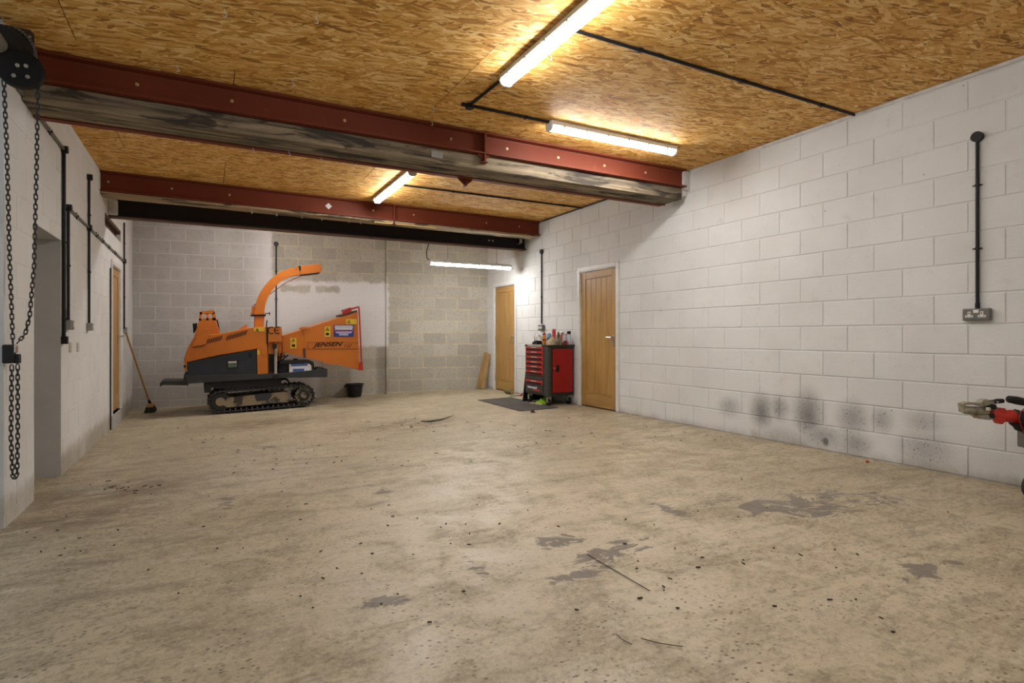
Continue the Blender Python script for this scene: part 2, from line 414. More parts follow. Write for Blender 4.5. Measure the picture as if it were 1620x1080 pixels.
# ------------------------------------------------------------------ mesh helpers
class MB:
    def __init__(s): s.v = []; s.f = []
    def add(s, vs, fs):
        n = len(s.v); s.v += [tuple(q) for q in vs]; s.f += [tuple(i + n for i in f) for f in fs]; return s
    def box(s, a, b, M=None):
        x0, x1 = sorted((a[0], b[0])); y0, y1 = sorted((a[1], b[1])); z0, z1 = sorted((a[2], b[2]))
        vs = [Vector(q) for q in ((x0, y0, z0), (x1, y0, z0), (x1, y1, z0), (x0, y1, z0), (x0, y0, z1), (x1, y0, z1), (x1, y1, z1), (x0, y1, z1))]
        if M is not None: vs = [M @ q for q in vs]
        return s.add(vs, [(0, 3, 2, 1), (4, 5, 6, 7), (0, 1, 5, 4), (1, 2, 6, 5), (2, 3, 7, 6), (3, 0, 4, 7)])
    def cbox(s, c, d, M=None):
        return s.box([c[i] - d[i] / 2 for i in range(3)], [c[i] + d[i] / 2 for i in range(3)], M)
    def loft(s, rings, cap=True):
        n = len(rings[0]); vs = [q for r in rings for q in r]; fs = []
        for i in range(len(rings) - 1):
            for j in range(n):
                k = (j + 1) % n
                fs.append((i * n + j, i * n + k, (i + 1) * n + k, (i + 1) * n + j))
        if cap:
            fs.append(tuple(reversed(range(n)))); fs.append(tuple(range((len(rings) - 1) * n, len(rings) * n)))
        return s.add(vs, fs)
    def prism_y(s, pts, y0, y1):
        """pts: (x,z) outline, extruded along Y"""
        return s.loft([[Vector((x, y0, z)) for x, z in pts], [Vector((x, y1, z)) for x, z in pts]])
    def prism_x(s, pts, x0, x1):
        return s.loft([[Vector((x0, y, z)) for y, z in pts], [Vector((x1, y, z)) for y, z in pts]])
    def prism_z(s, pts, z0, z1):
        return s.loft([[Vector((x, y, z0)) for x, y in pts], [Vector((x, y, z1)) for x, y in pts]])
    def tube(s, path, r, n=8, cap=True, closed=False):
        path = [Vector(p) for p in path]; rings = []; L = len(path); ref = None
        for i, p in enumerate(path):
            if closed: d = path[(i + 1) % L] - path[i - 1]
            else: d = path[min(i + 1, L - 1)] - path[max(i - 1, 0)]
            d.normalize()
            if ref is None:
                ref = Vector((0, 0, 1)) if abs(d.z) < 0.9 else Vector((1, 0, 0))
            u = (ref - d * ref.dot(d)).normalized(); ref = u; v = d.cross(u)
            rr = r[i] if isinstance(r, (list, tuple)) else r
            rings.append([p + (u * math.cos(2 * math.pi * j / n) + v * math.sin(2 * math.pi * j / n)) * rr for j in range(n)])
        if closed: rings.append(rings[0])
        return s.loft(rings, cap and not closed)
    def cyl(s, a, b, r, n=16, r2=None): return s.tube([a, b], [r, r if r2 is None else r2], n)
    def lathe(s, c, prof, n=20, M=None):
        """prof: (radius, height) from bottom to top round Z at c"""
        rings = []
        for r, h in prof:
            ring = [Vector((r * math.cos(2 * math.pi * j / n), r * math.sin(2 * math.pi * j / n), h)) for j in range(n)]
            if M is not None: ring = [M @ q for q in ring]
            rings.append([Vector(c) + q for q in ring])
        return s.loft(rings)
    def ball(s, c, r, n=10, m=6):
        c = Vector(c); r = r if isinstance(r, (tuple, list)) else (r, r, r)
        rings = []
        for i in range(m + 1):
            a = -math.pi / 2 + math.pi * (i + 0.02 if i == 0 else (i - 0.02 if i == m else i)) / m
            rings.append([c + Vector((r[0] * math.cos(a) * math.cos(2 * math.pi * j / n), r[1] * math.cos(a) * math.sin(2 * math.pi * j / n), r[2] * math.sin(a))) for j in range(n)])
        return s.loft(rings)
    def mesh(s, name, off=(0, 0, 0), smooth=None):
        me = bpy.data.meshes.new(name)
        o = Vector(off)
        me.from_pydata([Vector(q) - o for q in s.v], [], s.f)
        bm = bmesh.new(); bm.from_mesh(me)
        bmesh.ops.recalc_face_normals(bm, faces=bm.faces); bm.to_mesh(me); bm.free()
        if smooth:
            for p in me.polygons: p.use_smooth = True
            me.set_sharp_from_angle(angle=math.radians(smooth))
        return me

WL = {}
def base(o): return WL.get(o.name, Vector((0, 0, 0)))
def tag(o, label, cat, group=None, kind=None):
    if label: o['label'] = label
    if cat: o['category'] = cat
    if group: o['group'] = group
    if kind: o['kind'] = kind
    return o
def thing(name, loc, label=None, cat=None, group=None, kind=None):
    o = bpy.data.objects.new(name, None); COL.objects.link(o); o.location = loc; o.empty_display_size = 0.1
    WL[o.name] = Vector(loc); return tag(o, label, cat, group, kind)
def part(name, mb, mat, parent=None, smooth=None, bevel=0, loc=None, label=None):
    """mb holds world coordinates; the object is parented without moving it"""
    off = base(parent) if parent is not None else Vector(loc if loc is not None else (0, 0, 0))
    me = mb.mesh(name, off, smooth); me.materials.append(MAT[mat])
    o = bpy.data.objects.new(name, me); COL.objects.link(o)
    if parent is not None: o.parent = parent
    else: o.location = off
    WL[o.name] = off
    if bevel:
        b = o.modifiers.new('bevel', 'BEVEL'); b.width = bevel; b.segments = 2; b.limit_method = 'ANGLE'; b.angle_limit = math.radians(40)
    if label: o['label'] = label
    return o
def inst(name, me, parent, loc, mat=None, M=None):
    """an object that shares mesh data; loc in world space"""
    o = bpy.data.objects.new(name, me); COL.objects.link(o)
    off = base(parent) if parent is not None else Vector((0, 0, 0))
    if M is not None:
        T = Matrix.Translation(Vector(loc) - off) @ M; o.matrix_basis = T
    else: o.location = Vector(loc) - off
    if parent is not None: o.parent = parent
    WL[o.name] = Vector(loc); return o
def textmesh(name, txt, size, shear=0.0, extrude=0.0012):
    cu = bpy.data.curves.new(name, 'FONT'); cu.body = txt; cu.size = size; cu.shear = shear; cu.extrude = extrude
    cu.align_x = 'LEFT'; cu.offset = size * 0.02
    to = bpy.data.objects.new('tmp_text', cu); COL.objects.link(to)
    bpy.context.view_layer.update()
    me = bpy.data.meshes.new_from_object(to.evaluated_get(bpy.context.evaluated_depsgraph_get()))
    bpy.data.objects.remove(to, do_unlink=True)
    me.name = name
    return me

# ------------------------------------------------------------------ the setting: floor
def build_floor():
    xs = [-3.6 + 0.2 * i for i in range(45)]; ys = [-2.7 + 0.2 * i for i in range(73)]
    rnd = random.Random(3); vs = []; fs = []
    for y in ys:
        for x in xs: vs.append((x, y, floor_z(x, y) - 0.004 + rnd.uniform(-0.002, 0.002)))
    n = len(xs)
    for j in range(len(ys) - 1):
        for i in range(n - 1): fs.append((j * n + i, j * n + i + 1, (j + 1) * n + i + 1, (j + 1) * n + i))
    me = bpy.data.meshes.new('floor'); me.from_pydata(vs, [], fs); me.materials.append(MAT['concrete'])
    for p in me.polygons: p.use_smooth = True
    o = bpy.data.objects.new('floor', me); COL.objects.link(o); tag(o, 'worn tan concrete floor slab with stains and pits', None, None, 'structure')
build_floor()

# ------------------------------------------------------------------ the setting: blockwork walls
BLK = {}
def block_mesh(wd, ht, mat, ch_=0.003):
    key = (round(wd, 3), round(ht, 3), mat, ch_)
    if key in BLK: return BLK[key]
    c = min(ch_, wd / 4, ht / 4); d = 0.012
    vs = [(0, d, 0), (wd, d, 0), (wd, d, ht), (0, d, ht), (0, c, 0), (wd, c, 0), (wd, c, ht), (0, c, ht), (c, 0, c), (wd - c, 0, c), (wd - c, 0, ht - c), (c, 0, ht - c)]
    fs = [(8, 9, 10, 11)]
    for a in (0, 4):
        for i in range(4):
            j = (i + 1) % 4; fs.append((a + i, a + j, a + 4 + j, a + 4 + i))
    me = bpy.data.meshes.new('block'); me.from_pydata(vs, [], fs); me.materials.append(MAT[mat])
    bm = bmesh.new(); bm.from_mesh(me); bmesh.ops.recalc_face_normals(bm, faces=bm.faces)
    f0 = [f for f in bm.faces if len(f.verts) == 4 and all(abs(v.co.y) < 1e-6 for v in f.verts)][0]
    if f0.normal.y > 0: bmesh.ops.reverse_faces(bm, faces=bm.faces)
    bm.to_mesh(me); bm.free()
    BLK[key] = me; return me
def cut(rects, op):
    out = []
    for (a, b, c, d) in rects:
        u0, u1, z0, z1 = op
        if u1 <= a or u0 >= b or z1 <= c or z0 >= d: out.append((a, b, c, d)); continue
        if a < u0: out.append((a, u0, c, d))
        if b > u1: out.append((u1, b, c, d))
        m0, m1 = max(a, u0), min(b, u1)
        if d > z1: out.append((m0, m1, z1, d))
        if c < z0: out.append((m0, m1, c, z0))
    return out
def build_wall(name, O, udir, length, z0, z1, ops, thick, mat, mort, zph, uph, show=None, label=None, joint=0.010, rec=0.0055, chf=0.0036):
    """O: point on the inner face at u=0; the room lies on the side of -normal; blocks are children of the wall"""
    u = Vector((udir[0], udir[1], 0)).normalized(); n = Vector((-u.y, u.x, 0))   # n points out of the room
    O = Vector((O[0], O[1], 0))
    cells = [(0, length, z0, z1)]
    for op in ops: cells = cut(cells, op)
    mb = MB()
    M = Matrix(((u.x, n.x, 0, O.x), (u.y, n.y, 0, O.y), (0, 0, 1, 0), (0, 0, 0, 1)))
    for (a, b, c, d) in cells: mb.box((a, rec, c), (b, thick, d), M)
    wall = part(name, mb, mort); tag(wall, label, None, None, 'structure')
    rnd = random.Random(len(name) * 7 + 1)
    R = M.to_3x3().to_4x4()
    k0 = math.floor((z0 - zph) / 0.225) - 1
    for k in range(k0, 30):
        zb = zph + 0.225 * k + joint / 2; zt = zb + 0.225 - joint
        if zt <= z0 + 0.02 or zb >= z1 - 0.02: continue
        zb = max(zb, z0); zt = min(zt, z1)
        us = uph + (0.225 if k % 2 else 0.0)
        us = us - 0.45 * math.ceil(us / 0.45 + 1)
        while us < length:
            a = max(us + joint / 2, 0); b = min(us + 0.45 - joint / 2, length); us += 0.45
            if b - a < 0.03: continue
            if show and not (show[0] < (a + b) / 2 < show[1]): continue
            rects = [(a, b, zb, zt)]
            for op in ops: rects = cut(rects, (op[0] - 0.003, op[1] + 0.003, op[2] - 0.003, op[3] + 0.003))
            for (r0, r1, r2, r3) in rects:
                if r1 - r0 < 0.025 or r3 - r2 < 0.02: continue
                loc = O + u * r0 + n * rnd.uniform(-0.0012, 0.0012); loc.z = r2
                inst('block', block_mesh(r1 - r0, r3 - r2, mat, chf), wall, loc, None, R)
    return wall

# right wall: seen from the room u runs towards the camera (-Y)
yr0 = yback(XR) + 0.3
dA = (6.257, 7.09, 0.0, 1.985)        # near oak door (Y range, z range)
dB = (9.18, 9.99, 0.0, 1.975)         # far oak door
FR = 0.035
def rop(d): return (yr0 - d[1] - FR, yr0 - d[0] + FR, -0.3, d[3] + FR)
wall_right = build_wall('wall_right', (XR, yr0), (0, -1), yr0 + 2.7, -0.2, ZC + 0.02, [rop(dA), rop(dB)], 0.22, 'block_paint', 'block_paint', 0.0,
                        (yr0 - 3.486) % 0.45, (0.25, yr0 - 1.2), 'white painted blockwork wall with soot marks low down')
# left wall: u runs away from the camera (+Y)
YS0, YS1 = 0.4, 4.56                  # shutter opening
YO0, YO1 = 5.25, 6.11                 # recessed doorway
dC = (9.04, 9.84, 0.015, 1.96)        # far oak door, above a step
yl0 = -2.7
lops = [(YS0 - yl0, YS1 - yl0, -0.3, 2.99), (YO0 - yl0, YO1 - yl0, -0.3, 1.855), (dC[0] - FR - yl0, dC[1] + FR - yl0, dC[2] - 0.02, dC[3] + FR),
        (8.47 - yl0, 9.93 - yl0, 2.385, 2.545)]
wall_left = build_wall('wall_left', (XL, yl0), (0, 1), YB0 + 0.1 - yl0, -0.3, ZC + 0.02, lops, 0.34, 'block_paint_left', 'block_paint_left', 0.162,
                       (6.4 - yl0) % 0.45, (YS1 - yl0, 20), 'white painted blockwork wall with doorway and shutter opening', joint=0.007, rec=0.0016, chf=0.0014)
# back wall in two lengths: painted part and the pier stepping forward
ud = Vector((1, BS, 0)).normalized()
xs_step = PB(611, 560).x
L1w = (xs_step - XL) / ud.x; L2w = (XR + 0.02 - xs_step) / ud.x
zb_ph = PB(265, 485).z % 0.225
wall_back = build_wall('wall_back', (XL, YB0), ud, L1w, -0.3, ZC + 0.02, [], 0.2, 'back_block', 'back_mortar', zb_ph, 0.11, None,
                       'blockwork back wall partly painted white', joint=0.013, rec=0.0012)
nrm = Vector((-ud.y, ud.x, 0))
op2 = Vector((xs_step, yback(xs_step), 0)) - nrm * 0.035
wall_back_pier = build_wall('wall_back_pier', (op2.x, op2.y), ud, L2w, -0.3, ZC + 0.02, [], 0.235, 'back_block', 'back_mortar', zb_ph + 0.02, 0.02, None,
                            'bare grey blockwork at the right of the back wall', joint=0.013, rec=0.0012)
# the end of the room behind the camera
rear = MB().box((XL - 0.34, -2.95, -0.3), (XR + 0.22, -2.7, ZC + 0.02))
tag(part('wall_rear', rear, 'mortar_white'), 'plain white wall behind the camera', None, None, 'structure')
# lining of the recessed doorway and the step under the far door
rv = MB()
rv.box((XL - 0.345, YO0 - 0.05, -0.3), (XL - 0.33, YO1 + 0.05, 1.9))
tag(part('wall_recess', rv, 'plaster'), 'grey plastered back of the doorway recess', None, None, 'structure')
jb = MB().box((XL - 0.335, YO1 - 0.004, -0.25), (XL - 0.002, YO1 + 0.003, 1.855))
jb.box((XL - 0.335, YO0 - 0.003, -0.25), (XL - 0.002, YO0 + 0.004, 1.855)).box((XL - 0.335, YO0, 1.851), (XL - 0.002, YO1, 1.858))
part('reveal_lining', jb, 'plaster', wall_left)
lint = MB().box((XL - 0.30, 8.47, 2.385), (XL - 0.06, 9.93, 2.545)).box((XL - 0.06, 8.47, 2.50), (XL - 0.005, 9.93, 2.545))
part('rusty_lintel', lint, 'rust_recess', wall_left)
sill = MB().box((XL - 0.1, dC[0] - 0.05, -0.3), (XL + 0.012, dC[1] + 0.05, dC[2] - 0.02))
part('door_step', sill, 'mortar_grey', wall_left, bevel=0.006)

# ------------------------------------------------------------------ the setting: OSB ceiling, board by board
ceil = part('ceiling', MB().box((XL - 0.34, -2.7, ZC + 0.018), (XR + 0.22, YB0 + 0.2, ZC + 0.12)), 'soffit_dark')
tag(ceil, 'ceiling lined with oriented strand boards', None, None, 'structure')
OSBM = {}
def osb_mesh(wd, dp):
    k = (round(wd, 3), round(dp, 3))
    if k not in OSBM:
        me = MB().box((0, 0, 0), (wd, dp, 0.018)).mesh('osb_board'); me.materials.append(MAT['osb']); OSBM[k] = me
    return OSBM[k]
rb = random.Random(5); row = 0; yy = -2.7
while yy < YB0 + 0.1:
    y2 = min(yy + 1.22, YB0 + 0.1)
    xx = -0.75 - 2.44 if row % 2 else 0.18 - 2.44
    while xx < XR:
        a, b = max(xx, XL), min(xx + 2.44, XR)
        if b - a > 0.02: inst('osb_board', osb_mesh(b - a - 0.006, y2 - yy - 0.0025), ceil, (a, yy, ZC + rb.uniform(-0.0015, 0.0005)))
        xx += 2.44
    yy = y2; row += 1

# caulk bead and cable along the top of the right wall
tag(part('trim_1', MB().prism_y([(XR + .001, ZC - .03), (XR - .012, ZC - .022), (XR - .022, ZC - .004), (XR + .001, ZC - .004)], 0.2, 3.9), 'mortar_white'), 'pale caulk bead between ceiling and right wall', None, None, 'structure')
tag(part('trim_2', MB().box((XR - .03, 5.3, ZC - .018), (XR - .001, 8.2, ZC - .003)), 'soffit_dark'), 'dark gap strip between ceiling and right wall', None, None, 'structure')

# ------------------------------------------------------------------ doors
def make_door(name, X, d, side, label, hinge_far=True, back=0.02):
    """side=-1: on the right wall facing -X; side=+1: on the left wall facing +X"""
    y0, y1, z0, z1 = d; z0 = z0 + 0.012
    t = thing(name, (X, (y0 + y1) / 2, z0), label, None, None, 'structure')
    s = side; xf = X - s * 0.012                      # leaf face just inside the wall plane
    xb = xf - s * 0.04
    st, tr, br = 0.105, 0.11, 0.20
    def bx(a, b, c, e, mat, nm, off=0.0, bv=0.004):
        return part(nm, MB().box((xf - s * off, a, c), (xb, b, e)), mat, t, bevel=bv)
    bx(y0, y0 + st, z0, z1 - 0.004, 'oak', 'stile'); bx(y1 - st, y1, z0, z1 - 0.004, 'oak', 'stile')
    bx(y0 + st, y1 - st, z1 - tr, z1 - 0.004, 'oak_rail', 'rail', 0.001); bx(y0 + st, y1 - st, z0, z0 + br, 'oak_rail', 'rail', 0.001)
    nb = 5; wd = (y1 - y0 - 2 * st) / nb
    for i in range(nb):
        bx(y0 + st + wd * i + 0.002, y0 + st + wd * (i + 1) - 0.002, z0 + br, z1 - tr, 'oak', 'board', 0.009, 0.004)
    # white frame and architrave
    for (a, b, c, e) in ((y0 - FR, y0 - 0.003, z0 - 0.02, z1 + FR), (y1 + 0.003, y1 + FR, z0 - 0.02, z1 + FR), (y0 - 0.003, y1 + 0.003, z1, z1 + FR)):
        part('door_frame', MB().box((X - s * 0.10, a, c), (X + s * 0.002, b, e)), 'white_gloss', t)
    aw = 0.06; ax = X + s * 0.016; k0 = -0.2
    zlo = floor_z(X, y0) if side < 0 else z0 - 0.03
    part('architrave', MB().box((X - s * 0.004, y0 - FR - aw + 0.02, zlo), (ax, y0 - 0.012, z1 + FR + aw - 0.02)), 'white_gloss', t, bevel=0.005)
    part('architrave', MB().box((X - s * 0.004, y1 + 0.012, zlo), (ax, y1 + FR + aw - 0.02, z1 + FR + aw - 0.02)), 'white_gloss', t, bevel=0.005)
    part('architrave', MB().box((X - s * 0.004, y0 - 0.012, z1 + 0.012), (ax, y1 + 0.012, z1 + FR + aw - 0.02)), 'white_gloss', t, bevel=0.005)
    # lever handle on a long back plate
    yh = y0 + 0.06 if hinge_far else y1 - 0.06; sg = 1 if hinge_far else -1; zh = z0 + 0.98
    h = part('handle', MB().box((xf, yh - 0.02, zh - 0.10), (xf + s * 0.007, yh + 0.02, zh + 0.06)), 'steel', t, bevel=0.003)
    part('lever', MB().cyl((xf, yh, zh + 0.025), (xf + s * 0.05, yh, zh + 0.025), 0.009, 10).tube([(xf + s * 0.05, yh - sg * 0.01, zh + 0.025), (xf + s * 0.052, yh + sg * 0.06, zh + 0.027), (xf + s * 0.048, yh + sg * 0.12, zh + 0.024)], [0.010, 0.009, 0.007], 8), 'steel', h, smooth=40)
    yg = y1 + 0.001 if hinge_far else y0 - 0.001
    for zz in (z0 + 0.22, z0 + 0.98, z1 - 0.2):
        part('hinge', MB().cyl((xf + s * 0.006, yg, zz - 0.05), (xf + s * 0.006, yg, zz + 0.05), 0.009, 8), 'steel', t)
    # dark gap and panel behind the leaf
    part('backing', MB().box((xb - s * 0.03, y0 - 0.02, z0 - 0.05), (xb - s * 0.04, y1 + 0.02, z1 + 0.02)), 'soffit_dark', t)
    return t
make_door('door_1', XR, dA, -1, 'oak boarded door in white frame right of the red tool cabinet')
make_door('door_2', XR, dB, -1, 'oak boarded door in white frame beside the back corner plank')
make_door('door_3', XL, dC, 1, 'oak boarded door in the left wall above a concrete step', False)

# ------------------------------------------------------------------ ceiling beams
def ibeam(mb, x0, x1, ya, yb, z0, z1, fw=0.13, tw=0.009, tf=0.015):
    """I section along X, ya/yb are the near flange edge at the left and right end"""
    def prof(y): 
        c = y + fw / 2
        return [(y, z0), (y + fw, z0), (y + fw, z0 + tf), (c + tw, z0 + tf + .006), (c + tw / 2, z0 + tf + .02), (c + tw / 2, z1 - tf - .02), (c + tw, z1 - tf - .006), (y + fw, z1 - tf), (y + fw, z1), (y, z1), (y, z1 - tf),
                (c - tw, z1 - tf - .006), (c - tw / 2, z1 - tf - .02), (c - tw / 2, z0 + tf + .02), (c - tw, z0 + tf + .006), (y, z0 + tf)]
    mb.loft([[Vector((x0, p[0], p[1])) for p in prof(ya)], [Vector((x1, p[0], p[1])) for p in prof(yb)]])
    return mb
def bolts(parent, xs, yf, zf, r=0.013):
    me = MB().cyl((0, 0, 0), (0, -0.006, 0), r, 12).cyl((0, -0.005, 0), (0, -0.014, 0), r * 0.55, 6).mesh('bolt'); me.materials.append(MAT['brass'])
    for x in xs: inst('bolt', me, parent, (x, yf(x), zf))
def bracket(parent, x, y, z0, z1, zf, down):
    """web stiffener with a small gusseted foot under the flange"""
    part('stiffener', MB().box((x - 0.008, y - 0.075, z0), (x + 0.008, y, z1)), 'red_oxide', parent)
    g = MB().box((x - 0.007, y - 0.07, zf - down), (x + 0.007, y + 0.01, zf))
    for s in (-1, 1):
        g.prism_y([(x, zf), (x + s * 0.07, zf), (x, zf - down * 0.85)], y - 0.035, y - 0.027)
    g.box((x - 0.03, y - 0.07, zf - down - 0.006), (x + 0.03, y + 0.0, zf - down))
    part('gusset', g, 'red_oxide', parent)

# near beam: red girder, old timber packing bolted behind and under it
y1b = 4.86
b1 = thing('flitch_beam', ((XL + XR) / 2, 5.0, 2.60), 'near red steel and old timber ceiling beam below the lamps', 'beam', 'ceiling beams')
part('girder', ibeam(MB(), XL + 0.001, 4.865, y1b, y1b, 2.752, 2.955), 'red_oxide', b1)
tm = MB().box((XL + 0.002, 4.922, 2.617), (4.85, 5.07, 2.750)).box((XL + 0.002, 5.074, 2.612), (4.84, 5.205, 2.74))
part('timber', tm, 'old_timber', b1, bevel=0.008)
part('rear_plate', MB().box((XL + 0.001, 5.208, 2.604), (4.86, 5.222, 2.955)).box((XL + 0.001, 5.222, 2.604), (4.83, 5.28, 2.614)), 'red_oxide', b1)
part('bearing_pad', MB().box((4.85, 4.885, 2.725), (4.944, 5.2, 2.945)).box((4.87, 4.93, 2.66), (4.944, 5.19, 2.73)), 'mortar_white', b1, bevel=0.01)
bracket(b1, PY(763, 235, 4.92).x, 4.92, 2.765, 2.943, 2.75, 0.075)
xb2 = PY(735, 285, 5.28).x
g2 = MB().box((xb2 - .007, 5.23, 2.53), (xb2 + .007, 5.30, 2.604))
for s in (-1, 1): g2.prism_y([(xb2, 2.604), (xb2 + s * .085, 2.604), (xb2, 2.535)], 5.262, 5.27)
part('gusset', g2, 'red_oxide', b1)
bolts(b1, [PY(px, py, 4.92).x for px, py in ((217, 131), (367, 157), (545, 195), (713, 219), (802, 236), (883, 251), (956, 264), (1021, 275))], lambda x: 4.9205, 2.853)
part('torn_tape', MB().box((PY(692, 250, 4.92).x - .06, 4.915, 2.66), (PY(692, 250, 4.92).x + .05, 4.923, 2.72)), 'grey_box', b1)

# middle beam
ya2, yb2 = 8.08, 8.24
def y2at(x): return ya2 + (yb2 - ya2) * (x - XL) / (XR - XL)
b2 = thing('flitch_beam', ((XL + XR) / 2, 8.3, 2.69), 'middle red steel and timber ceiling beam above the chipper', 'beam', 'ceiling beams')
part('girder', ibeam(MB(), XL + 0.001, 4.93, ya2, yb2, 2.722, 2.955), 'red_oxide', b2)
tl = MB()
tl.loft([[Vector((XL + .002, ya2 + .02 + dy, z)) for dy, z in ((0, 2.690), (.26, 2.690), (.26, 2.720), (0, 2.720))], [Vector((4.9, yb2 + .02 + dy, z)) for dy, z in ((0, 2.690), (.26, 2.690), (.26, 2.720), (0, 2.720))]])
part('timber', tl, 'pale_timber', b2, bevel=0.004)
x2 = PY(624, 340, y2at(2.0)).x
bracket(b2, x2, y2at(x2) + 0.06, 2.735, 2.943, 2.720, 0.05)
bolts(b2, [PY(px, py, 8.17).x for px, py in ((172, 290), (272, 300), (363, 311), (592, 335), (657, 342), (774, 354), (827, 360))], lambda x: y2at(x) + 0.0605, 2.845)
xt = PY(521, 328, 8.15).x
part('paper_tag', MB().add([(xt + dx, y2at(xt) + 0.058, 2.84 + dz) for dx, dz in ((0, -.045), (.045, 0), (0, .045), (-.045, 0))] + [(xt + dx, y2at(xt) + 0.0605, 2.84 + dz) for dx, dz in ((0, -.045), (.045, 0), (0, .045), (-.045, 0))],
     [(0, 1, 2, 3), (7, 6, 5, 4), (0, 1, 5, 4), (1, 2, 6, 5), (2, 3, 7, 6), (3, 0, 4, 7)]), 'print_white', b2)
pa, pb = PY(592, 358, y2at(2.2) + .05), PY(690, 365, y2at(3) + .05)
o = part('timber_batten', MB().box((pa.x, y2at(2.4) + .03, 2.672), (pb.x, y2at(2.4) + .075, 2.689)), 'pine_strip', None, loc=((pa.x + pb.x) / 2, y2at(2.4) + .05, 2.68))
tag(o, 'thin yellow wood strip fixed under the middle red beam', 'wood strip')

# far beam, black
b3 = thing('steel_beam', ((XL + XR) / 2, 8.8, 2.54), 'far black steel ceiling beam with rusty lower flange', 'beam', 'ceiling beams')
part('web', ibeam(MB(), XL + 0.001, 4.94, 8.74, 8.74, 2.553, 2.79), 'black_steel', b3)
part('lower_flange', MB().box((XL + 0.001, 8.732, 2.54), (4.94, 8.878, 2.553)), 'rusty_flange', b3)
part('end_bracket', MB().box((4.80, 8.75, 2.66), (4.86, 8.80, 2.73)).box((4.80, 8.75, 2.64), (4.815, 8.80, 2.73)), 'plate_beige', b3)
part('bearing_pad', MB().box((XL + 0.0, 8.70, 2.56), (XL + 0.10, 8.90, 2.76)), 'mortar_white', b3, bevel=0.015)
me = MB().cyl((0, 0, 0), (0, -0.012, 0), 0.014, 8).mesh('bolt'); me.materials.append(MAT['plate_beige'])
for dx in (-.03, .04): inst('bolt', me, b3, (PY(776, 380, 8.8).x + dx, 8.8, 2.665))

# ------------------------------------------------------------------ LED battens (a lamp's own light is its diffuser)
def batten(p0, p1, label, hang=None):
    p0, p1 = Vector(p0), Vector(p1); d = (p1 - p0); L = d.length; d.normalize(); s = Vector((d.y, -d.x, 0))
    mid = (p0 + p1) / 2
    t = thing('led_batten', mid, label, 'lamp', 'ceiling LED battens')
    def ring(q, w_, zs): return [q + s * a * w_ + Vector((0, 0, b)) for a, b in zs]
    hp = [(-.040, 0), (.040, 0), (.050, -.014), (.052, -.046), (-.052, -.046), (-.050, -.014)]
    hb = MB().loft([ring(p0, 1, hp), ring(p1, 1, hp)])
    part('housing', hb, 'white_gloss', t)
    dp = [(-.050, -.046), (.050, -.046), (.046, -.057), (.034, -.078), (.014, -.086), (-.014, -.086), (-.034, -.078), (-.046, -.057)]
    rings = []
    for q, w_ in ((p0, .75), (p0 + d * .02, 1), (p1 - d * .02, 1), (p1, .75)): rings.append(ring(q, w_, [(a, -.046 + (b + .046) * (w_ if w_ == 1 else .7)) for a, b in dp]))
    part('diffuser', MB().loft(rings), 'lamp_diffuser', t, smooth=50)
    ep = [(-.053, -.010), (.053, -.010), (.054, -.058), (.040, -.084), (.016, -.092), (-.016, -.092), (-.040, -.084), (-.054, -.058)]  # opaque caps added to stop glare from the diffuser ends
    for q, sg in ((p0, -1), (p1, 1)):
        part('end_cap', MB().loft([ring(q - d * sg * .004, 1, ep), ring(q + d * sg * .014, 1, ep)]), 'white_gloss', t, bevel=.003)
    n = 6
    for i in range(n):
        q = p0 + d * (L * (i + .5) / n)
        for sd in (-1, 1):
            c = q + s * sd * 0.051
            part('clip', MB().cbox((c.x, c.y, c.z - .046), (.012 if abs(d.x) < .5 else .02, .02 if abs(d.x) < .5 else .012, .026)), 'plate_beige', t)
    if hang:
        for u in hang:
            q = p0 + d * (L * u)
            part('hanging_wire', MB().tube([(q.x, q.y, q.z - .002), (q.x + .006, q.y, q.z + .3), (q.x - .004, q.y, ZC)], 0.004, 5), 'grey_box_dark', t)
            part('hook_bracket', MB().cbox((q.x, q.y, q.z + .008), (.04, .03, .02)), 'plate_beige', t)
    return t
e = PZ(801, 130, 2.90); yf = e.y; xl1 = e.x
batten((xl1, yf - 1.52, ZC - .001), (xl1, yf, ZC - .001), 'near LED batten running lengthways, cut by the picture top')
batten((xl1, -1.25, ZC - .001), (xl1, 0.27, ZC - .001), 'LED batten of the same row above and behind the viewer')  # unseen lamp, added to brighten the right foreground
a, b = PZ(868, 203, 2.90), PZ(1067, 240, 2.90)
yl2 = (a.y + b.y) / 2
batten((a.x, yl2, ZC - .001), (b.x, yl2, ZC - .001), 'LED batten running crossways in front of the near red beam')
e3 = PZ(597, 318, 2.90)
batten((e3.x, e3.y - 1.52, ZC - .001), (e3.x, e3.y, ZC - .001), 'LED batten between the near and middle red beams')
YL4 = 8.94
a4, b4 = PY(680, 416, YL4), PY(807, 421, YL4)
zl4 = (a4.z + b4.z) / 2 + .04
t4 = batten((a4.x, YL4, zl4), (b4.x, YL4, zl4), 'LED batten hanging on wires near the back wall', (0.21, 0.82))
part('flex_cable', MB().tube([(a4.x + .01, YL4, zl4 - .02), (a4.x - .05, YL4, zl4 + .02), (a4.x - .06, YL4, zl4 + .12), (a4.x - .02, YL4, zl4 + .25), (a4.x, YL4, ZC)], 0.008, 6), 'conduit_black', t4, smooth=50)
batten((-.15, 9.45, ZC - .001), (1.37, 9.45, ZC - .001), 'LED batten on the ceiling over the chipper, behind the far black beam')  # hidden lamp, added to brighten the chipper and the wall behind it

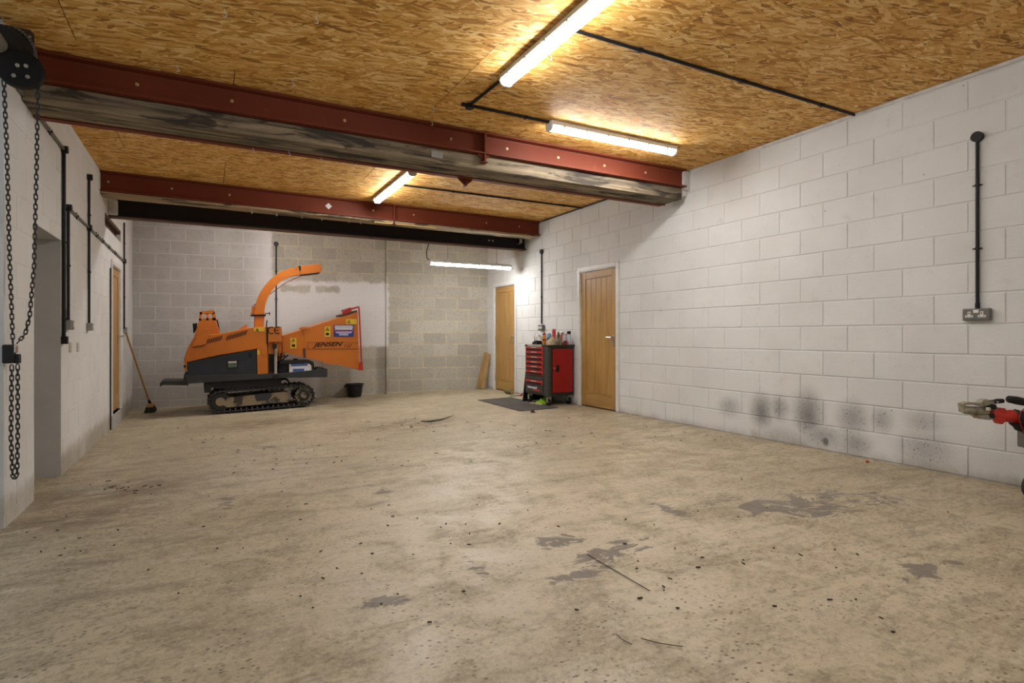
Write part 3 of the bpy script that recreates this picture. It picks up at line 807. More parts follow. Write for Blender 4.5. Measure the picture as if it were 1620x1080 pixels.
# ------------------------------------------------------------------ conduits, boxes and sockets
def conduit(name, path, label, parts, r=0.0115, mat='conduit_black', cat='conduit', clips=(), nrm_=(0, 0, 1), group=None):
    p0 = Vector(path[0]); t = thing(name, p0, label, cat, group)
    part('pipe', MB().tube(path, r, 10), mat, t, smooth=50)
    nv = Vector(nrm_)
    for c in clips:
        c = Vector(c); mb = MB()
        mb.cbox(c + nv * (r * .2), [(.02 + abs(nv[i]) * .008) if i != clip_axis(path) else .016 for i in range(3)])
        side = nv.cross(Vector([1 if i == clip_axis(path) else 0 for i in range(3)]))
        mb.cyl(c - side * .03, c + side * .03, .005, 6)
        part('saddle_clip', mb, 'conduit_black', t)
    for nm, mb, mt in parts: part(nm, mb, mt, t, smooth=40)
    return t
def clip_axis(path):
    d = Vector(path[-1]) - Vector(path[0]); return max(range(3), key=lambda i: abs(d[i]))
def disc(c, n, r, h, seg=18): c = Vector(c); n = Vector(n); return MB().cyl(c, c + n * h, r, seg)

# right wall, near socket
q = PX(1548, 217); q2 = PX(1548, 488); xo = XR - 0.016
conduit('wall_conduit', [(xo, q.y, q.z), (xo, q.y, q2.z - .005)], 'black conduit with round box dropping to right wall double socket',
        [('round_box', disc((XR - .001, q.y, q.z), (-1, 0, 0), 0.037, 0.032), 'conduit_black'), ('socket_adaptor', MB().cyl((xo, q.y, q2.z), (xo, q.y, q2.z + .04), .0145, 12), 'conduit_black')],
        clips=[(xo, q.y, PX(1551, 293).z), (xo, q.y, PX(1551, 393).z)], nrm_=(-1, 0, 0))
s1 = PX(1548, 497.5)
def socket_right(s, wy, hz, label, dp=.042, double=True):
    t = thing('power_socket', (XR, s.y, s.z), label, 'socket')
    part('box', MB().box((XR, s.y - wy / 2, s.z - hz / 2), (XR - dp, s.y + wy / 2, s.z + hz / 2)), 'grey_box_dark', t, bevel=.008)
    xf = XR - dp
    if double:
        for sy in (-.038, .040):
            c = s.y + sy
            p = part('socket_outlet', MB().box((xf, c - .009, s.z - .005), (xf - .002, c + .009, s.z + .022)).box((xf, c - .024, s.z - .020), (xf - .002, c + .024, s.z - .004)), 'socket_white', t)
            part('pin_hole', MB().box((xf - .001, c - .003, s.z + .004), (xf - .003, c + .003, s.z + .015)).box((xf - .001, c - .017, s.z - .014), (xf - .003, c - .008, s.z - .010)).box((xf - .001, c + .008, s.z - .014), (xf - .003, c + .017, s.z - .010)), 'print_black', p)
        part('rocker_switch', MB().box((xf, s.y - .018, s.z + .012), (xf - .003, s.y + .014, s.z + .034)), 'socket_white', t)
    else:
        for c in (s.y - .031, s.y + .031): part('socket_outlet', MB().box((xf, c - .019, s.z - .02), (xf - .003, c + .019, s.z + .02)), 'socket_white', t)
    return t
socket_right(s1, .168, .088, 'grey double socket on right wall below the round conduit box')
# right wall, above the cabinet
q = PX(858, 398); q2 = PX(858, 512)
conduit('wall_conduit', [(xo, q.y, q.z), (xo, q.y, q2.z)], 'conduit dropping to the socket above the red tool cabinet',
        [('round_box', disc((XR - .001, q.y, q.z), (-1, 0, 0), 0.04, 0.032), 'conduit_black')], clips=[(xo, q.y, PX(858, 430).z), (xo, q.y, PX(858, 470).z)], nrm_=(-1, 0, 0))
socket_right(PX(858.5, 518), .15, .09, 'small metal socket on right wall above the tool cabinet', .05, False)
# ceiling runs
zc = ZC - 0.013
a, b = PZ(905, 47, zc), PZ(1356, 183, zc); yc = (a.y + b.y) / 2
conduit('ceiling_conduit', [(xl1 + .04, yc, zc), (XR - .002, yc, zc)], 'black conduit on ceiling from near lamp to right wall', [],
        clips=[(PZ(px, py, zc).x, yc, zc) for px, py in ((1011, 80), (1175, 127), (1302, 165))], nrm_=(0, 0, -1))
j = PZ(742, 168, zc)
conduit('ceiling_conduit', [(j.x, yl2, zc), (PZ(870, 195, zc).x, yl2, zc)], 'black conduit with junction box feeding the crossways lamp',
        [('junction_box', disc((j.x, yl2, ZC - .001), (0, 0, -1), .036, .034), 'conduit_black'), ('junction_arm', MB().cyl((j.x - .07, yl2, zc), (j.x, yl2, zc), .015, 10), 'conduit_black')],
        clips=[(PZ(832, 185, zc).x, yl2, zc)], nrm_=(0, 0, -1))
conduit('ceiling_conduit', [(j.x, yl2 - .03, zc), (xl1, yf + .0, zc)], 'short black conduit from junction box to near lamp end', [])
a, b = PZ(636, 296, zc), PZ(937, 328, zc); yc3 = (a.y + b.y) / 2
conduit('ceiling_conduit', [(e3.x + .05, yc3, zc), (XR - .002, yc3, zc)], 'black conduit on ceiling between the two red beams', [],
        clips=[(PZ(px, py, zc).x, yc3, zc) for px, py in ((715, 304), (805, 314), (895, 324))], nrm_=(0, 0, -1))
# back wall
q = PB(437, 386); q2 = PB(437, 560); off = nrm * -0.016
conduit('wall_conduit', [q + off, q2 + off], 'black conduit with round box on back wall behind the chipper',
        [('round_box', MB().cyl(q, q - nrm * .033, .04, 16), 'conduit_black')], clips=[PB(437, y) + off for y in (429, 473)], nrm_=(0, -1, 0))
# left wall
xo = XL + 0.016
def LW(px, py): v = PX(px, py, XL); v.x = xo; return v
c0, c1 = LW(97.5, 236), LW(97.5, 536)
tA = conduit('wall_conduit', [(xo, 4.75, c0.z + .02), (xo, c0.y, c0.z)], 'steel conduit high on left wall behind the hoist chain', [], r=.013, mat='conduit_metal', clips=[LW(75, 207)], nrm_=(1, 0, 0))
conduit('wall_conduit', [c0, c1], 'long black conduit beside the left doorway',
        [('round_box', disc((XL, c0.y, c0.z), (1, 0, 0), .032, .045), 'conduit_black'), ('end_box', MB().cbox((XL + .022, c1.y, c1.z - .01), (.042, .05, .065)), 'conduit_black')],
        r=.014, clips=[LW(97.5, 383), LW(97.5, 505)], nrm_=(1, 0, 0))
g0, g1 = LW(104.5, 328), LW(104.5, 512)
conduit('wall_conduit', [g0, g1], 'second black conduit from the doorway dropping to a grey box',
        [('round_box', disc((XL, g0.y, g0.z), (1, 0, 0), .03, .042), 'conduit_black')], r=.0125, clips=[LW(104.5, 420)], nrm_=(1, 0, 0))
h1 = LW(194.5, 411)
conduit('wall_conduit', [g0, (xo, h1.y, g0.z - .03)], 'metal conduit running along the left wall towards the back corner', [], mat='conduit_metal',
        clips=[Vector((xo, LW(px, 400).y, g0.z - .03 * k)) for k, px in ((.2, 118), (.45, 150), (.55, 160), (.7, 170), (.85, 180))], nrm_=(1, 0, 0))
g2_, g3 = LW(138, 280), LW(140.5, 517)
conduit('wall_conduit', [g2_, Vector((xo, g2_.y, g3.z))], 'third black conduit on left wall ending at a socket',
        [('round_box', disc((XL, g2_.y, g2_.z), (1, 0, 0), .032, .045), 'conduit_black'), ('tee_box', disc((XL, g2_.y, g0.z - .012), (1, 0, 0), .034, .04), 'conduit_black')], clips=[LW(138, 340), LW(138, 430)], nrm_=(1, 0, 0))
k0, k1 = LW(194.5, 352), LW(194.5, 520)
conduit('wall_conduit', [k0, k1], 'black conduit by the left back corner behind the broom', [('tee_box', disc((XL, k0.y, g0.z - .03), (1, 0, 0), .034, .04), 'conduit_black')], clips=[LW(194.5, 385), LW(194.5, 470)], nrm_=(1, 0, 0))
k2, k3 = LW(175.2, 425), LW(175.6, 672)
conduit('wall_conduit', [(XL + .008, k2.y - .09, k2.z), (XL + .008, k2.y - .09, floor_z(XL, 9) + .01)], 'thin dark pipe down the edge of the left door', [], r=.008)
def box_left(p, wy, hz, mat, label, dp=.045, nm='switch_box'):
    t = thing(nm, (XL, p.y, p.z), label, 'electrical box')
    part('box', MB().box((XL, p.y - wy / 2, p.z - hz / 2), (XL + dp, p.y + wy / 2, p.z + hz / 2)), mat, t, bevel=.005)
    part('face_plate', MB().box((XL + dp, p.y - wy * .42, p.z - hz * .42), (XL + dp + .004, p.y + wy * .42, p.z + hz * .42)), 'grey_box', t)
    part('rocker', MB().box((XL + dp + .004, p.y - wy * .14, p.z - hz * .2), (XL + dp + .009, p.y + wy * .14, p.z + hz * .2)), 'socket_white', t)
box_left(LW(105.5, 514), .10, .085, 'grey_box', 'grey switch box under the second conduit by the left doorway')
box_left(Vector((XL, g2_.y, g3.z)), .12, .08, 'grey_box', 'grey socket box under the third left wall conduit')
box_left(LW(195.5, 522), .10, .085, 'grey_box', 'grey box on left wall above the broom handle')
for px, lab in ((110.5, 'beige blank wall plate nearer the left doorway'), (122.5, 'beige blank wall plate farther from the left doorway')):
    p = LW(px, 549); t = thing('blank_plate', (XL, p.y, p.z), lab, 'wall plate', 'blank wall plates')
    part('plate', MB().box((XL - .002, p.y - .043, p.z - .043), (XL + .010, p.y + .043, p.z + .043)), 'plate_beige', t, bevel=.003)
    for dy in (-.03, .03): part('screw', MB().cyl((XL + .009, p.y + dy, p.z), (XL + .012, p.y + dy, p.z), .004, 8), 'steel', t)

# ------------------------------------------------------------------ roller shutter gear, tensioner and hand chain
YP = 4.50
hg = thing('shutter_hoist', (XL + .05, YP, 2.55), 'black chain hoist gear of the roller shutter at upper left', 'hoist')
def HP(px, py, Y=YP): return PY(px, py, Y)
pr = HP(53, 60).x; ptop = HP(53, 47).z; pbot = HP(53, 135).z
part('side_plate', MB().prism_y([(XL - .30, ptop), (pr - .02, ptop), (pr, ptop - .02), (pr, pbot + .16), (pr - .03, pbot + .1), (XL - .30, pbot + .1)], YP + .01, YP + .022), 'brown_plate', hg)
gc = HP(4, 78, YP - .03)
rings = []
gm = MB(); nT = 36; prof = []
for i in range(nT * 4):
    a = 2 * math.pi * i / (nT * 4); rr = .148 if (i % 4) in (0, 1) else .136
    prof.append((gc.x + rr * math.cos(a), gc.z + rr * math.sin(a)))
gm.prism_y(prof, YP - .035, YP - .012)
gw = part('gear_wheel', gm, 'gear_black', hg)
part('gear_hub', MB().cyl((gc.x, YP - .06, gc.z), (gc.x, YP - .01, gc.z), .10, 28).cyl((gc.x, YP - .068, gc.z), (gc.x, YP - .05, gc.z), .085, 28), 'gear_black', hg, smooth=40)
# drive chain round the gear: small rollers
rl = MB().cyl((0, -.012, 0), (0, .012, 0), .008, 8).mesh('chain_roller'); rl.materials.append(MAT['grey_box_dark'])
for i in range(20):
    a = -1.15 + 2.3 * i / 19
    inst('chain_roller', rl, hg, (gc.x + .155 * math.cos(a), YP - .03, gc.z + .155 * math.sin(a)))
cw = HP(33, 107, YP - .06)
cover = []
for i in range(28):
    a = 2 * math.pi * i / 28; cover.append((cw.x + .115 * math.cos(a), cw.z - .005 + .10 * math.sin(a) - (.02 if math.sin(a) < -.2 else 0)))
part('chain_wheel_cover', MB().prism_y(cover, YP - .09, YP - .03), 'print_black', hg, bevel=.008)
for px, py in ((28, 104), (41.5, 105), (22, 120), (44, 122)):
    c = HP(px, py, YP - .09); part('cover_bolt', MB().cyl((c.x, YP - .10, c.z), (c.x, YP - .088, c.z), .011, 12), 'silver_dirty', hg)
for px, py in ((36.5, 52), (47.5, 59)):
    c = HP(px, py, YP + .01); part('plate_bolt', MB().cyl((c.x, YP + .002, c.z), (c.x, YP + .012, c.z), .008, 10), 'steel', hg)
rs = thing('roller_shutter', (gc.x, YP - .1, gc.z), 'pale metal barrel of the roller shutter at the left picture edge', 'shutter')
part('barrel', MB().cyl((gc.x - .01, YS0 + .1, gc.z), (gc.x - .01, YP - .095, gc.z), .05, 24), 'barrel_metal', rs, smooth=40)
part('curtain_roll', MB().cyl((gc.x - .01, YS0 + .2, gc.z), (gc.x - .01, YP - .95, gc.z), .14, 28), 'grey_box', rs, smooth=40)

tb = PX(22, 559, XL + .05)
tn = thing('chain_tensioner', (XL, tb.y, tb.z - .09), 'black and chrome chain keeper on the left wall pier', 'chain keeper')
part('bracket', MB().box((XL, tb.y - .035, tb.z - .06), (XL + .055, tb.y + .035, tb.z + .055)), 'black_plastic', tn, bevel=.008)
part('chrome_cover', MB().box((XL + .055, tb.y - .03, tb.z + .004), (XL + .064, tb.y + .03, tb.z + .052)), 'steel', tn, bevel=.004)
part('lock_block', MB().box((XL + .05, tb.y - .015, tb.z - .062), (XL + .078, tb.y + .038, tb.z - .004)), 'black_plastic', tn, bevel=.006)

link_path = []
for i in range(12):
    a = 2 * math.pi * i / 12; link_path.append((.0085 * math.cos(a), 0, .011 * math.sin(a) + (.0095 if math.sin(a) > 0 else -.0095)))
lk = MB().tube(link_path, .0036, 5, closed=True).mesh('link', smooth=60); lk.materials.append(MAT['gear_black'])
ch = thing('hand_chain', (XL + .07, tb.y, .15), 'long black hand chain hanging in loops from the shutter hoist', 'chain')
def lay_chain(path, pitch=.0300, ph=0):
    pts = [Vector(p) for p in path]; seg = [(pts[i + 1] - pts[i]).length for i in range(len(pts) - 1)]; tot = sum(seg)
    n = int(tot / pitch); 
    for i in range(n):
        s = (i + .5) * tot / n; k = 0
        while k < len(seg) - 1 and s > seg[k]: s -= seg[k]; k += 1
        d = (pts[k + 1] - pts[k]).normalized(); p = pts[k] + d * s
        qz = Vector((0, 0, 1)).rotation_difference(d if d.z > 0 else -d).to_matrix().to_4x4()
        inst('link', lk, ch, p, None, qz @ Matrix.Rotation((math.pi / 2 if i % 2 else 0) + .45, 4, 'Z'))
yc1 = YP - .055
hA = HP(6, 128, yc1); hB = HP(60, 132, yc1)
tA_ = Vector((XL + .050, tb.y - .02, tb.z + .06)); tB_ = Vector((XL + .06, tb.y + .03, tb.z + .065))
lay_chain([hA, HP(11, 240, yc1 + .05), HP(15, 400, yc1 + .12), tA_])
lay_chain([hB, HP(58, 260, yc1 + .05), HP(54, 420, yc1 + .1), HP(47, 500, yc1 + .16), HP(40, 528, yc1 + .2), tB_])
b0 = PX(17, 580, XL + .06); b1_ = PX(23, 580, XL + .06); lo = PX(20, 757, XL + .06)
lay_chain([(XL + .065, b0.y, tb.z - .07), (XL + .06, b0.y + .005, lo.z + .25), (XL + .06, lo.y, lo.z + .02), (XL + .065, lo.y + .012, lo.z)])
lay_chain([(XL + .075, b1_.y, tb.z - .07), (XL + .075, b1_.y, lo.z + .25), (XL + .075, lo.y + .025, lo.z + .02), (XL + .068, lo.y + .012, lo.z)])

# ------------------------------------------------------------------ small white screw hooks
hk = []
for i in range(10):
    a = -2.2 + 4.0 * i / 9; hk.append((.014 * math.cos(a), 0, -.034 + .014 * math.sin(a)))
hkm = MB().tube([(0, 0, 0), (0, 0, -.012)] + [(.0, 0, -.02)] + hk[::-1], .0026, 6).mesh('screw_hook', smooth=60); hkm.materials.append(MAT['white_gloss'])
def hook(loc, label, group, rz=0.3):
    o = inst('screw_hook', hkm, None, loc, None, Matrix.Rotation(rz, 4, 'Z') @ Matrix.Scale(.95, 4)); tag(o, label, 'hook', group)
for px, py in ((280, 103), (500, 25), (355, 14), (463, 127), (685, 168), (683, 190)):
    hook(PZ(px, py, ZC - .002), 'small white screw hook in the ceiling board left of the lamps', 'hooks in the near ceiling')
hook(PZ(871, 84, ZC - .002), 'small white screw hook in the ceiling beside the near lamp', 'hooks in the near ceiling')
for px, py in ((400, 232), (457, 238), (508, 248), (557, 256)):
    hook(PZ(px, py, 2.612) , 'small white screw hook under the old timber of the near beam', 'hooks under the near beam')
for px, py in ((399, 333), (437, 340), (478, 343), (509, 347), (552, 351), (570, 353)):
    p = PZ(px, py - 4, 2.69); p.y = y2at(p.x) + .1; hook(p, 'small white screw hook under the middle beam timber', 'hooks under the middle beam')

# ------------------------------------------------------------------ tracked wood chipper
Y0 = 9.68                                   # plane of its near side
def Q(zx, zy, Y=Y0):
    p = PY(240 + zx / 4, 400 + zy / 4, Y); return (p.x, p.z)
def T8(zx, zy, Y=Y0):                        # the finer reading of the tracks
    p = PY(320 + zx / 8.1, 560 + zy / 8.1, Y); return (p.x, p.z)
cl = T8(232, 620); cr = T8(1300, 556)
rT = 0.178
cl = (cl[0], floor_z(cl[0], Y0) + rT + .006); cr = (cr[0], floor_z(cr[0], Y0) + rT + .006)
wc = thing('wood_chipper', ((cl[0] + cr[0]) / 2, Y0 + .4, floor_z(.8, Y0)), 'orange tracked wood chipper with curved discharge chute by the back wall', 'wood chipper')
ang = math.atan2(cr[1] - cl[1], cr[0] - cl[0])
def stadium(r, n=14, grow=0.0):
    pts = []
    for i in range(n + 1):
        a = ang + math.pi / 2 + math.pi * i / n; pts.append((cl[0] + r * math.cos(a), cl[1] + r * math.sin(a)))
    for i in range(n + 1):
        a = ang - math.pi / 2 + math.pi * i / n; pts.append((cr[0] + r * math.cos(a), cr[1] + r * math.sin(a)))
    return pts
cleat_me = MB().box((-.011, 0, 0), (.011, .23, .016)).mesh('cleat'); cleat_me.materials.append(MAT['rubber'])
lug_me = MB().box((-.009, 0, -.022), (.009, .05, 0)).mesh('drive_lug'); lug_me.materials.append(MAT['grey_box_dark'])
def make_track(ya, yb, near):
    tb_ = MB(); o_, i_ = stadium(rT - .016), stadium(rT - .036)
    n = len(o_); vs = []
    for (x, z) in o_: vs.append((x, ya, z))
    for (x, z) in o_: vs.append((x, yb, z))
    for (x, z) in i_: vs.append((x, ya, z))
    for (x, z) in i_: vs.append((x, yb, z))
    fs = []
    for k in range(n):
        l = (k + 1) % n
        fs += [(k, l, n + l, n + k), (2 * n + k, 3 * n + k, 3 * n + l, 2 * n + l), (k, 2 * n + k, 2 * n + l, l), (n + k, n + l, 3 * n + l, 3 * n + k)]
    tb_.add(vs, fs)
    belt = part('track_belt', tb_, 'rubber', wc, smooth=40)
    # cleats all the way round the belt
    L = math.hypot(cr[0] - cl[0], cr[1] - cl[1]); per = 2 * L + 2 * math.pi * rT; m = 46
    for k in range(m):
        s = per * k / m; r = rT - .017
        if s < L: c = (cl[0] + math.cos(ang) * s - math.sin(ang) * r, cl[1] + math.sin(ang) * s + math.cos(ang) * r); a = ang
        elif s < L + math.pi * rT:
            b = ang + math.pi / 2 - (s - L) / rT; c = (cr[0] + r * math.cos(b), cr[1] + r * math.sin(b)); a = b - math.pi / 2
        elif s < 2 * L + math.pi * rT:
            u = s - L - math.pi * rT; c = (cr[0] - math.cos(ang) * u + math.sin(ang) * r, cr[1] - math.sin(ang) * u - math.cos(ang) * r); a = ang + math.pi
        else:
            b = ang - math.pi / 2 - (s - 2 * L - math.pi * rT) / rT; c = (cl[0] + r * math.cos(b), cl[1] + r * math.sin(b)); a = b - math.pi / 2
        R = Matrix.Rotation(-a, 4, 'Y')
        inst('cleat', cleat_me, belt, (c[0], ya + .005, c[1]), None, R)
        if near:
            k2 = .021; d = (c[0] + math.sin(a) * k2, c[1] - math.cos(a) * k2)
            inst('drive_lug', lug_me, belt, (d[0], ya + .02, d[1]), None, R)
    # side frame between the wheels
    sx, sz = math.cos(ang), math.sin(ang)
    def loc(u, v): return (cl[0] + sx * u - sz * v, cl[1] + sz * u + sx * v)
    fr = [loc(.10, .055), loc(L * .80, .085), loc(L * .80, -.085), loc(.09, -.095), loc(.03, -.05)]
    part('track_frame', MB().prism_y(fr, ya + .012, yb - .02), 'track_side', wc, bevel=.006)
    part('frame_cover', MB().prism_y([loc(L * .40, .075), loc(L * .60, .082), loc(L * .60, .03), loc(L * .56, -.03), loc(L * .42, -.03), loc(L * .40, .03)], ya + .004, ya + .014), 'chassis', wc)
    part('idler', MB().cyl((cl[0], ya + .02, cl[1]), (cl[0], yb - .02, cl[1]), rT - .042, 24), 'rubber', wc, smooth=40)
    part('idler_hub', MB().cyl((cl[0], ya + .008, cl[1]), (cl[0], ya + .03, cl[1]), .065, 18), 'track_side', wc, smooth=40)
    sp = []
    for i in range(64):
        a = 2 * math.pi * i / 64; sp.append((cr[0] + (rT - .040 if i % 4 < 2 else rT - .058) * math.cos(a), cr[1] + (rT - .040 if i % 4 < 2 else rT - .058) * math.sin(a)))
    s_ = part('sprocket', MB().prism_y(sp, ya + .03, ya + .055), 'track_side', wc)
    part('sprocket_hub', MB().cyl((cr[0], ya + .005, cr[1]), (cr[0], ya + .035, cr[1]), .085, 24).cyl((cr[0], ya - .012, cr[1]), (cr[0], ya + .01, cr[1]), .052, 20), 'rubber', s_, smooth=40)
    part('hub_cap', MB().cyl((cr[0] - .004, ya - .02, cr[1] + .006), (cr[0] - .004, ya - .008, cr[1] + .006), .044, 18, .05), 'track_side', s_, smooth=40)
make_track(Y0 - .02, Y0 + .22, True)
make_track(Y0 + .50, Y0 + .74, False)

YN, YFAR = Y0 + .03, Y0 + .70               # body sides
# chassis: rails and dark underframe
rail = [Q(212, 775), Q(785, 765), Q(1110, 733), Q(1112, 785), Q(800, 792), Q(220, 828)]
for ya, yb in ((YN - .02, YN + .05), (YFAR - .05, YFAR + .02)):
    part('chassis_rail', MB().prism_y(rail, ya, yb), 'chassis', wc, bevel=.005)
part('chassis_end', MB().prism_y([Q(1082, 735), Q(1112, 733), Q(1112, 785), Q(1084, 787)], YN - .03, YFAR + .03), 'chassis', wc, bevel=.004)
part('underframe', MB().prism_y([Q(330, 800), Q(830, 790), Q(820, 850), Q(420, 862), Q(330, 845)], YN + .06, YFAR - .06), 'rubber', wc)
part('axle_block', MB().prism_y([Q(328, 830), Q(380, 830), Q(376, 885), Q(334, 888)], YN + .05, YN + .25), 'rubber', wc, bevel=.008)
part('tow_step', MB().prism_y([Q(48, 828), Q(62, 812), Q(216, 812), Q(216, 840), Q(70, 838), Q(50, 850)], YN + .05, YFAR - .05), 'chassis', wc, bevel=.004)
part('step_riser', MB().prism_y([Q(205, 765), Q(228, 765), Q(228, 845), Q(196, 815)], YN, YFAR), 'chassis', wc)
# navy side panel
part('side_panel', MB().prism_y([Q(222, 692), Q(630, 612), Q(664, 608), Q(668, 768), Q(228, 776)], YN, YFAR), 'navy', wc, bevel=.006)
pw = part('panel_window', MB().prism_y([Q(474, 684), Q(545, 678), Q(551, 686), Q(549, 722), Q(540, 730), Q(482, 733), Q(474, 724)], YN - .008, YN), 'black_plastic', wc)
part('gauge_glass', MB().prism_y([Q(484, 700), Q(540, 697), Q(540, 722), Q(484, 726)], YN - .011, YN - .007), 'green_window', pw)
part('label_strip', MB().prism_y([Q(484, 687), Q(538, 684), Q(538, 695), Q(484, 698)], YN - .012, YN - .007), 'pale_print', pw)
part('panel_latch', MB().prism_y([Q(612, 630), Q(634, 626), Q(636, 660), Q(616, 664)], YN - .012, YN), 'black_plastic', wc, bevel=.003)
# orange engine cowl: upper body and right-hand post
YC0, YC1 = YN - .015, YFAR + .015
cowl = [Q(203, 668), Q(214, 640), Q(228, 598), Q(262, 540), Q(300, 520), Q(420, 512), Q(520, 492), Q(618, 472), Q(730, 466), Q(732, 600), Q(664, 606), Q(640, 612), Q(420, 648), Q(222, 692)]
part('engine_cowl', MB().prism_y(cowl, YC0, YC1), 'orange', wc, bevel=.012)
part('nose_flap', MB().prism_y([Q(203, 665), Q(224, 688), Q(222, 745), Q(208, 752)], YC0 + .01, YC1 - .01), 'orange', wc, bevel=.004)
part('nose_latch', MB().prism_y([Q(201, 712), Q(216, 710), Q(218, 724), Q(203, 726)], YC0, YC0 + .03), 'black_plastic', wc)
part('front_post', MB().prism_y([Q(666, 604), Q(733, 598), Q(736, 764), Q(670, 768)], YC0, YC1), 'orange', wc, bevel=.006)
part('post_flap', MB().prism_y([Q(690, 604), Q(728, 600), Q(728, 642), Q(698, 642), Q(690, 632)], YC0 - .008, YC0), 'orange', wc, bevel=.002)
part('cowl_fin', MB().prism_y([Q(540, 492), Q(606, 448), Q(614, 472)], YC0 + .25, YC0 + .27), 'orange', wc)
slot = None
for n_, (xa, xb_, ya_, yb_, hz) in ((8, (345, 432, 556, 533, 30)), (11, (470, 590, 533, 498, 30))):
    for i in range(n_):
        u = i / (n_ - 1); x = xa + (xb_ - xa) * u; y = ya_ + (yb_ - ya_) * u + 5
        part('vent_slot', MB().prism_y([Q(x, y + hz * .5), Q(x + 6, y + hz * .5), Q(x + 16, y - hz * .5), Q(x + 10, y - hz * .5)], YC0 - .003, YC0 + .002), 'print_black', wc)
part('seam_gasket', MB().prism_y([Q(726, 468), Q(734, 468), Q(735, 575), Q(728, 575)], YC0 - .012, YC0 + .01), 'print_black', wc)
# rotor housing box with the CE mark
YH = YC0 - .02
part('rotor_box', MB().prism_y([Q(737, 466, YH), Q(822, 465, YH), Q(826, 562, YH), Q(737, 566, YH)], YH, YC1), 'orange', wc, bevel=.008)
part('rotor_column', MB().prism_y([Q(738, 566), Q(812, 562), Q(800, 640), Q(786, 760), Q(738, 764)], YC0 + .06, YC1 - .06), 'orange', wc, bevel=.005)
part('rotor_recess', MB().prism_y([Q(744, 640), Q(776, 640), Q(776, 756), Q(744, 758)], YC0 + .045, YC0 + .065), 'print_black', wc)
part('feed_roller_box', MB().prism_y([Q(806, 566), Q(832, 560), Q(850, 640), Q(812, 700)], YC0 + .12, YC1 - .12), 'orange', wc)
def put_text(txt, zx, zy, h, length, Y, parent, shear=0.0, mat='print_black', slope=0.0, nm='lettering'):
    """flat lettering on a side face: (zx, zy) is the baseline start, h the height and length the run in readings"""
    x0, z0 = Q(zx, zy, Y); x1, _ = Q(zx + length, zy, Y); _, zt = Q(zx, zy - h, Y)
    me = textmesh(nm, txt, 1.0, shear, 0.0)
    xs_ = [v.co.x for v in me.vertices]; ys_ = [v.co.y for v in me.vertices]
    sx = (x1 - x0) / (max(xs_) - min(xs_)); sy = (zt - z0) / (max(ys_) - min(ys_)); mx, my = min(xs_), min(ys_)
    bx0 = base(parent)
    for v in me.vertices:
        X = (v.co.x - mx) * sx; Z = (v.co.y - my) * sy + X * slope
        v.co = Vector((x0 + X, Y, z0 + Z)) - bx0
    me.materials.append(MAT[mat]); o = bpy.data.objects.new(nm, me); COL.objects.link(o); o.parent = parent; WL[o.name] = bx0
    return o
def cee(zx, zy, r, mid):
    """the CE mark is two open arcs"""
    pts = []; x, z = Q(zx, zy, YH); r = r * .0026
    out = []; n = 12; w_ = .014
    mb = MB()
    o_ = [(x + r * math.cos(math.pi * (.32 + 1.36 * i / n)), z + r * 1.1 * math.sin(math.pi * (.32 + 1.36 * i / n))) for i in range(n + 1)]
    i_ = [(x + (r - w_) * math.cos(math.pi * (.32 + 1.36 * i / n)), z + (r - w_) * 1.1 * math.sin(math.pi * (.32 + 1.36 * i / n))) for i in range(n + 1)]
    mb.add([(p[0], YH - .0025, p[1]) for p in o_ + i_], [(k, k + 1, n + 2 + k, n + 1 + k) for k in range(n)])
    if mid: mb.add([(x - r * .9, YH - .0025, z - w_ / 2), (x + r * .3, YH - .0025, z - w_ / 2), (x + r * .3, YH - .0025, z + w_ / 2), (x - r * .9, YH - .0025, z + w_ / 2)], [(0, 1, 2, 3)])
    part('ce_mark', mb, 'print_black', wc)
cee(758, 490, 21, False); cee(797, 489, 21, True)
# hopper: narrow throat, then the flared infeed
yn0, yf0 = Y0 + .10, Y0 + .62; yn1, yf1 = Y0 + .0, Y0 + .70
def hop(name, t0, b0, t1, b1, ya0, yb0, ya1, yb1):
    mb = MB()
    r0 = [Vector((t0[0], ya0, t0[1])), Vector((t0[0], yb0, t0[1])), Vector((b0[0], yb0, b0[1])), Vector((b0[0], ya0, b0[1]))]
    r1 = [Vector((t1[0], ya1, t1[1])), Vector((t1[0], yb1, t1[1])), Vector((b1[0], yb1, b1[1])), Vector((b1[0], ya1, b1[1]))]
    mb.loft([r0, r1], cap=False)
    return mb
ym = Y0 + .05
th = part('feed_throat', hop('t', Q(826, 524, yn0), Q(830, 628, yn0), Q(978, 478, ym), Q(972, 662, ym), yn0, yf0, ym, Y0 + .66), 'orange', wc)
sm = th.modifiers.new('sheet', 'SOLIDIFY'); sm.thickness = .006
inf = part('infeed_hopper', hop('i', Q(974, 478, ym), Q(972, 662, ym), Q(1304, 372, yn1), Q(1314, 738, yn1), ym, Y0 + .66, yn1, yf1), 'orange', wc)
sm = inf.modifiers.new('sheet', 'SOLIDIFY'); sm.thickness = .006
part('hopper_flange', MB().prism_y([Q(968, 478, ym), Q(978, 476, ym), Q(976, 664, ym), Q(966, 662, ym)], ym - .006, ym + .006), 'orange', wc)
part('hopper_hinge', MB().prism_y([Q(938, 474, ym), Q(950, 468, ym), Q(992, 468, ym), Q(996, 484, ym), Q(940, 486, ym)], ym - .012, ym + .1), 'orange', wc, bevel=.004)
part('hinge_pin', MB().prism_y([Q(956, 606, ym), Q(972, 600, ym), Q(974, 664, ym), Q(962, 664, ym)], ym - .012, ym + .004), 'brown_plate', wc)
part('hopper_lip', MB().prism_y([Q(1085, 682), Q(1162, 700), Q(1162, 710), Q(1085, 694)], Y0 + .01, Y0 + .03), 'orange', wc)
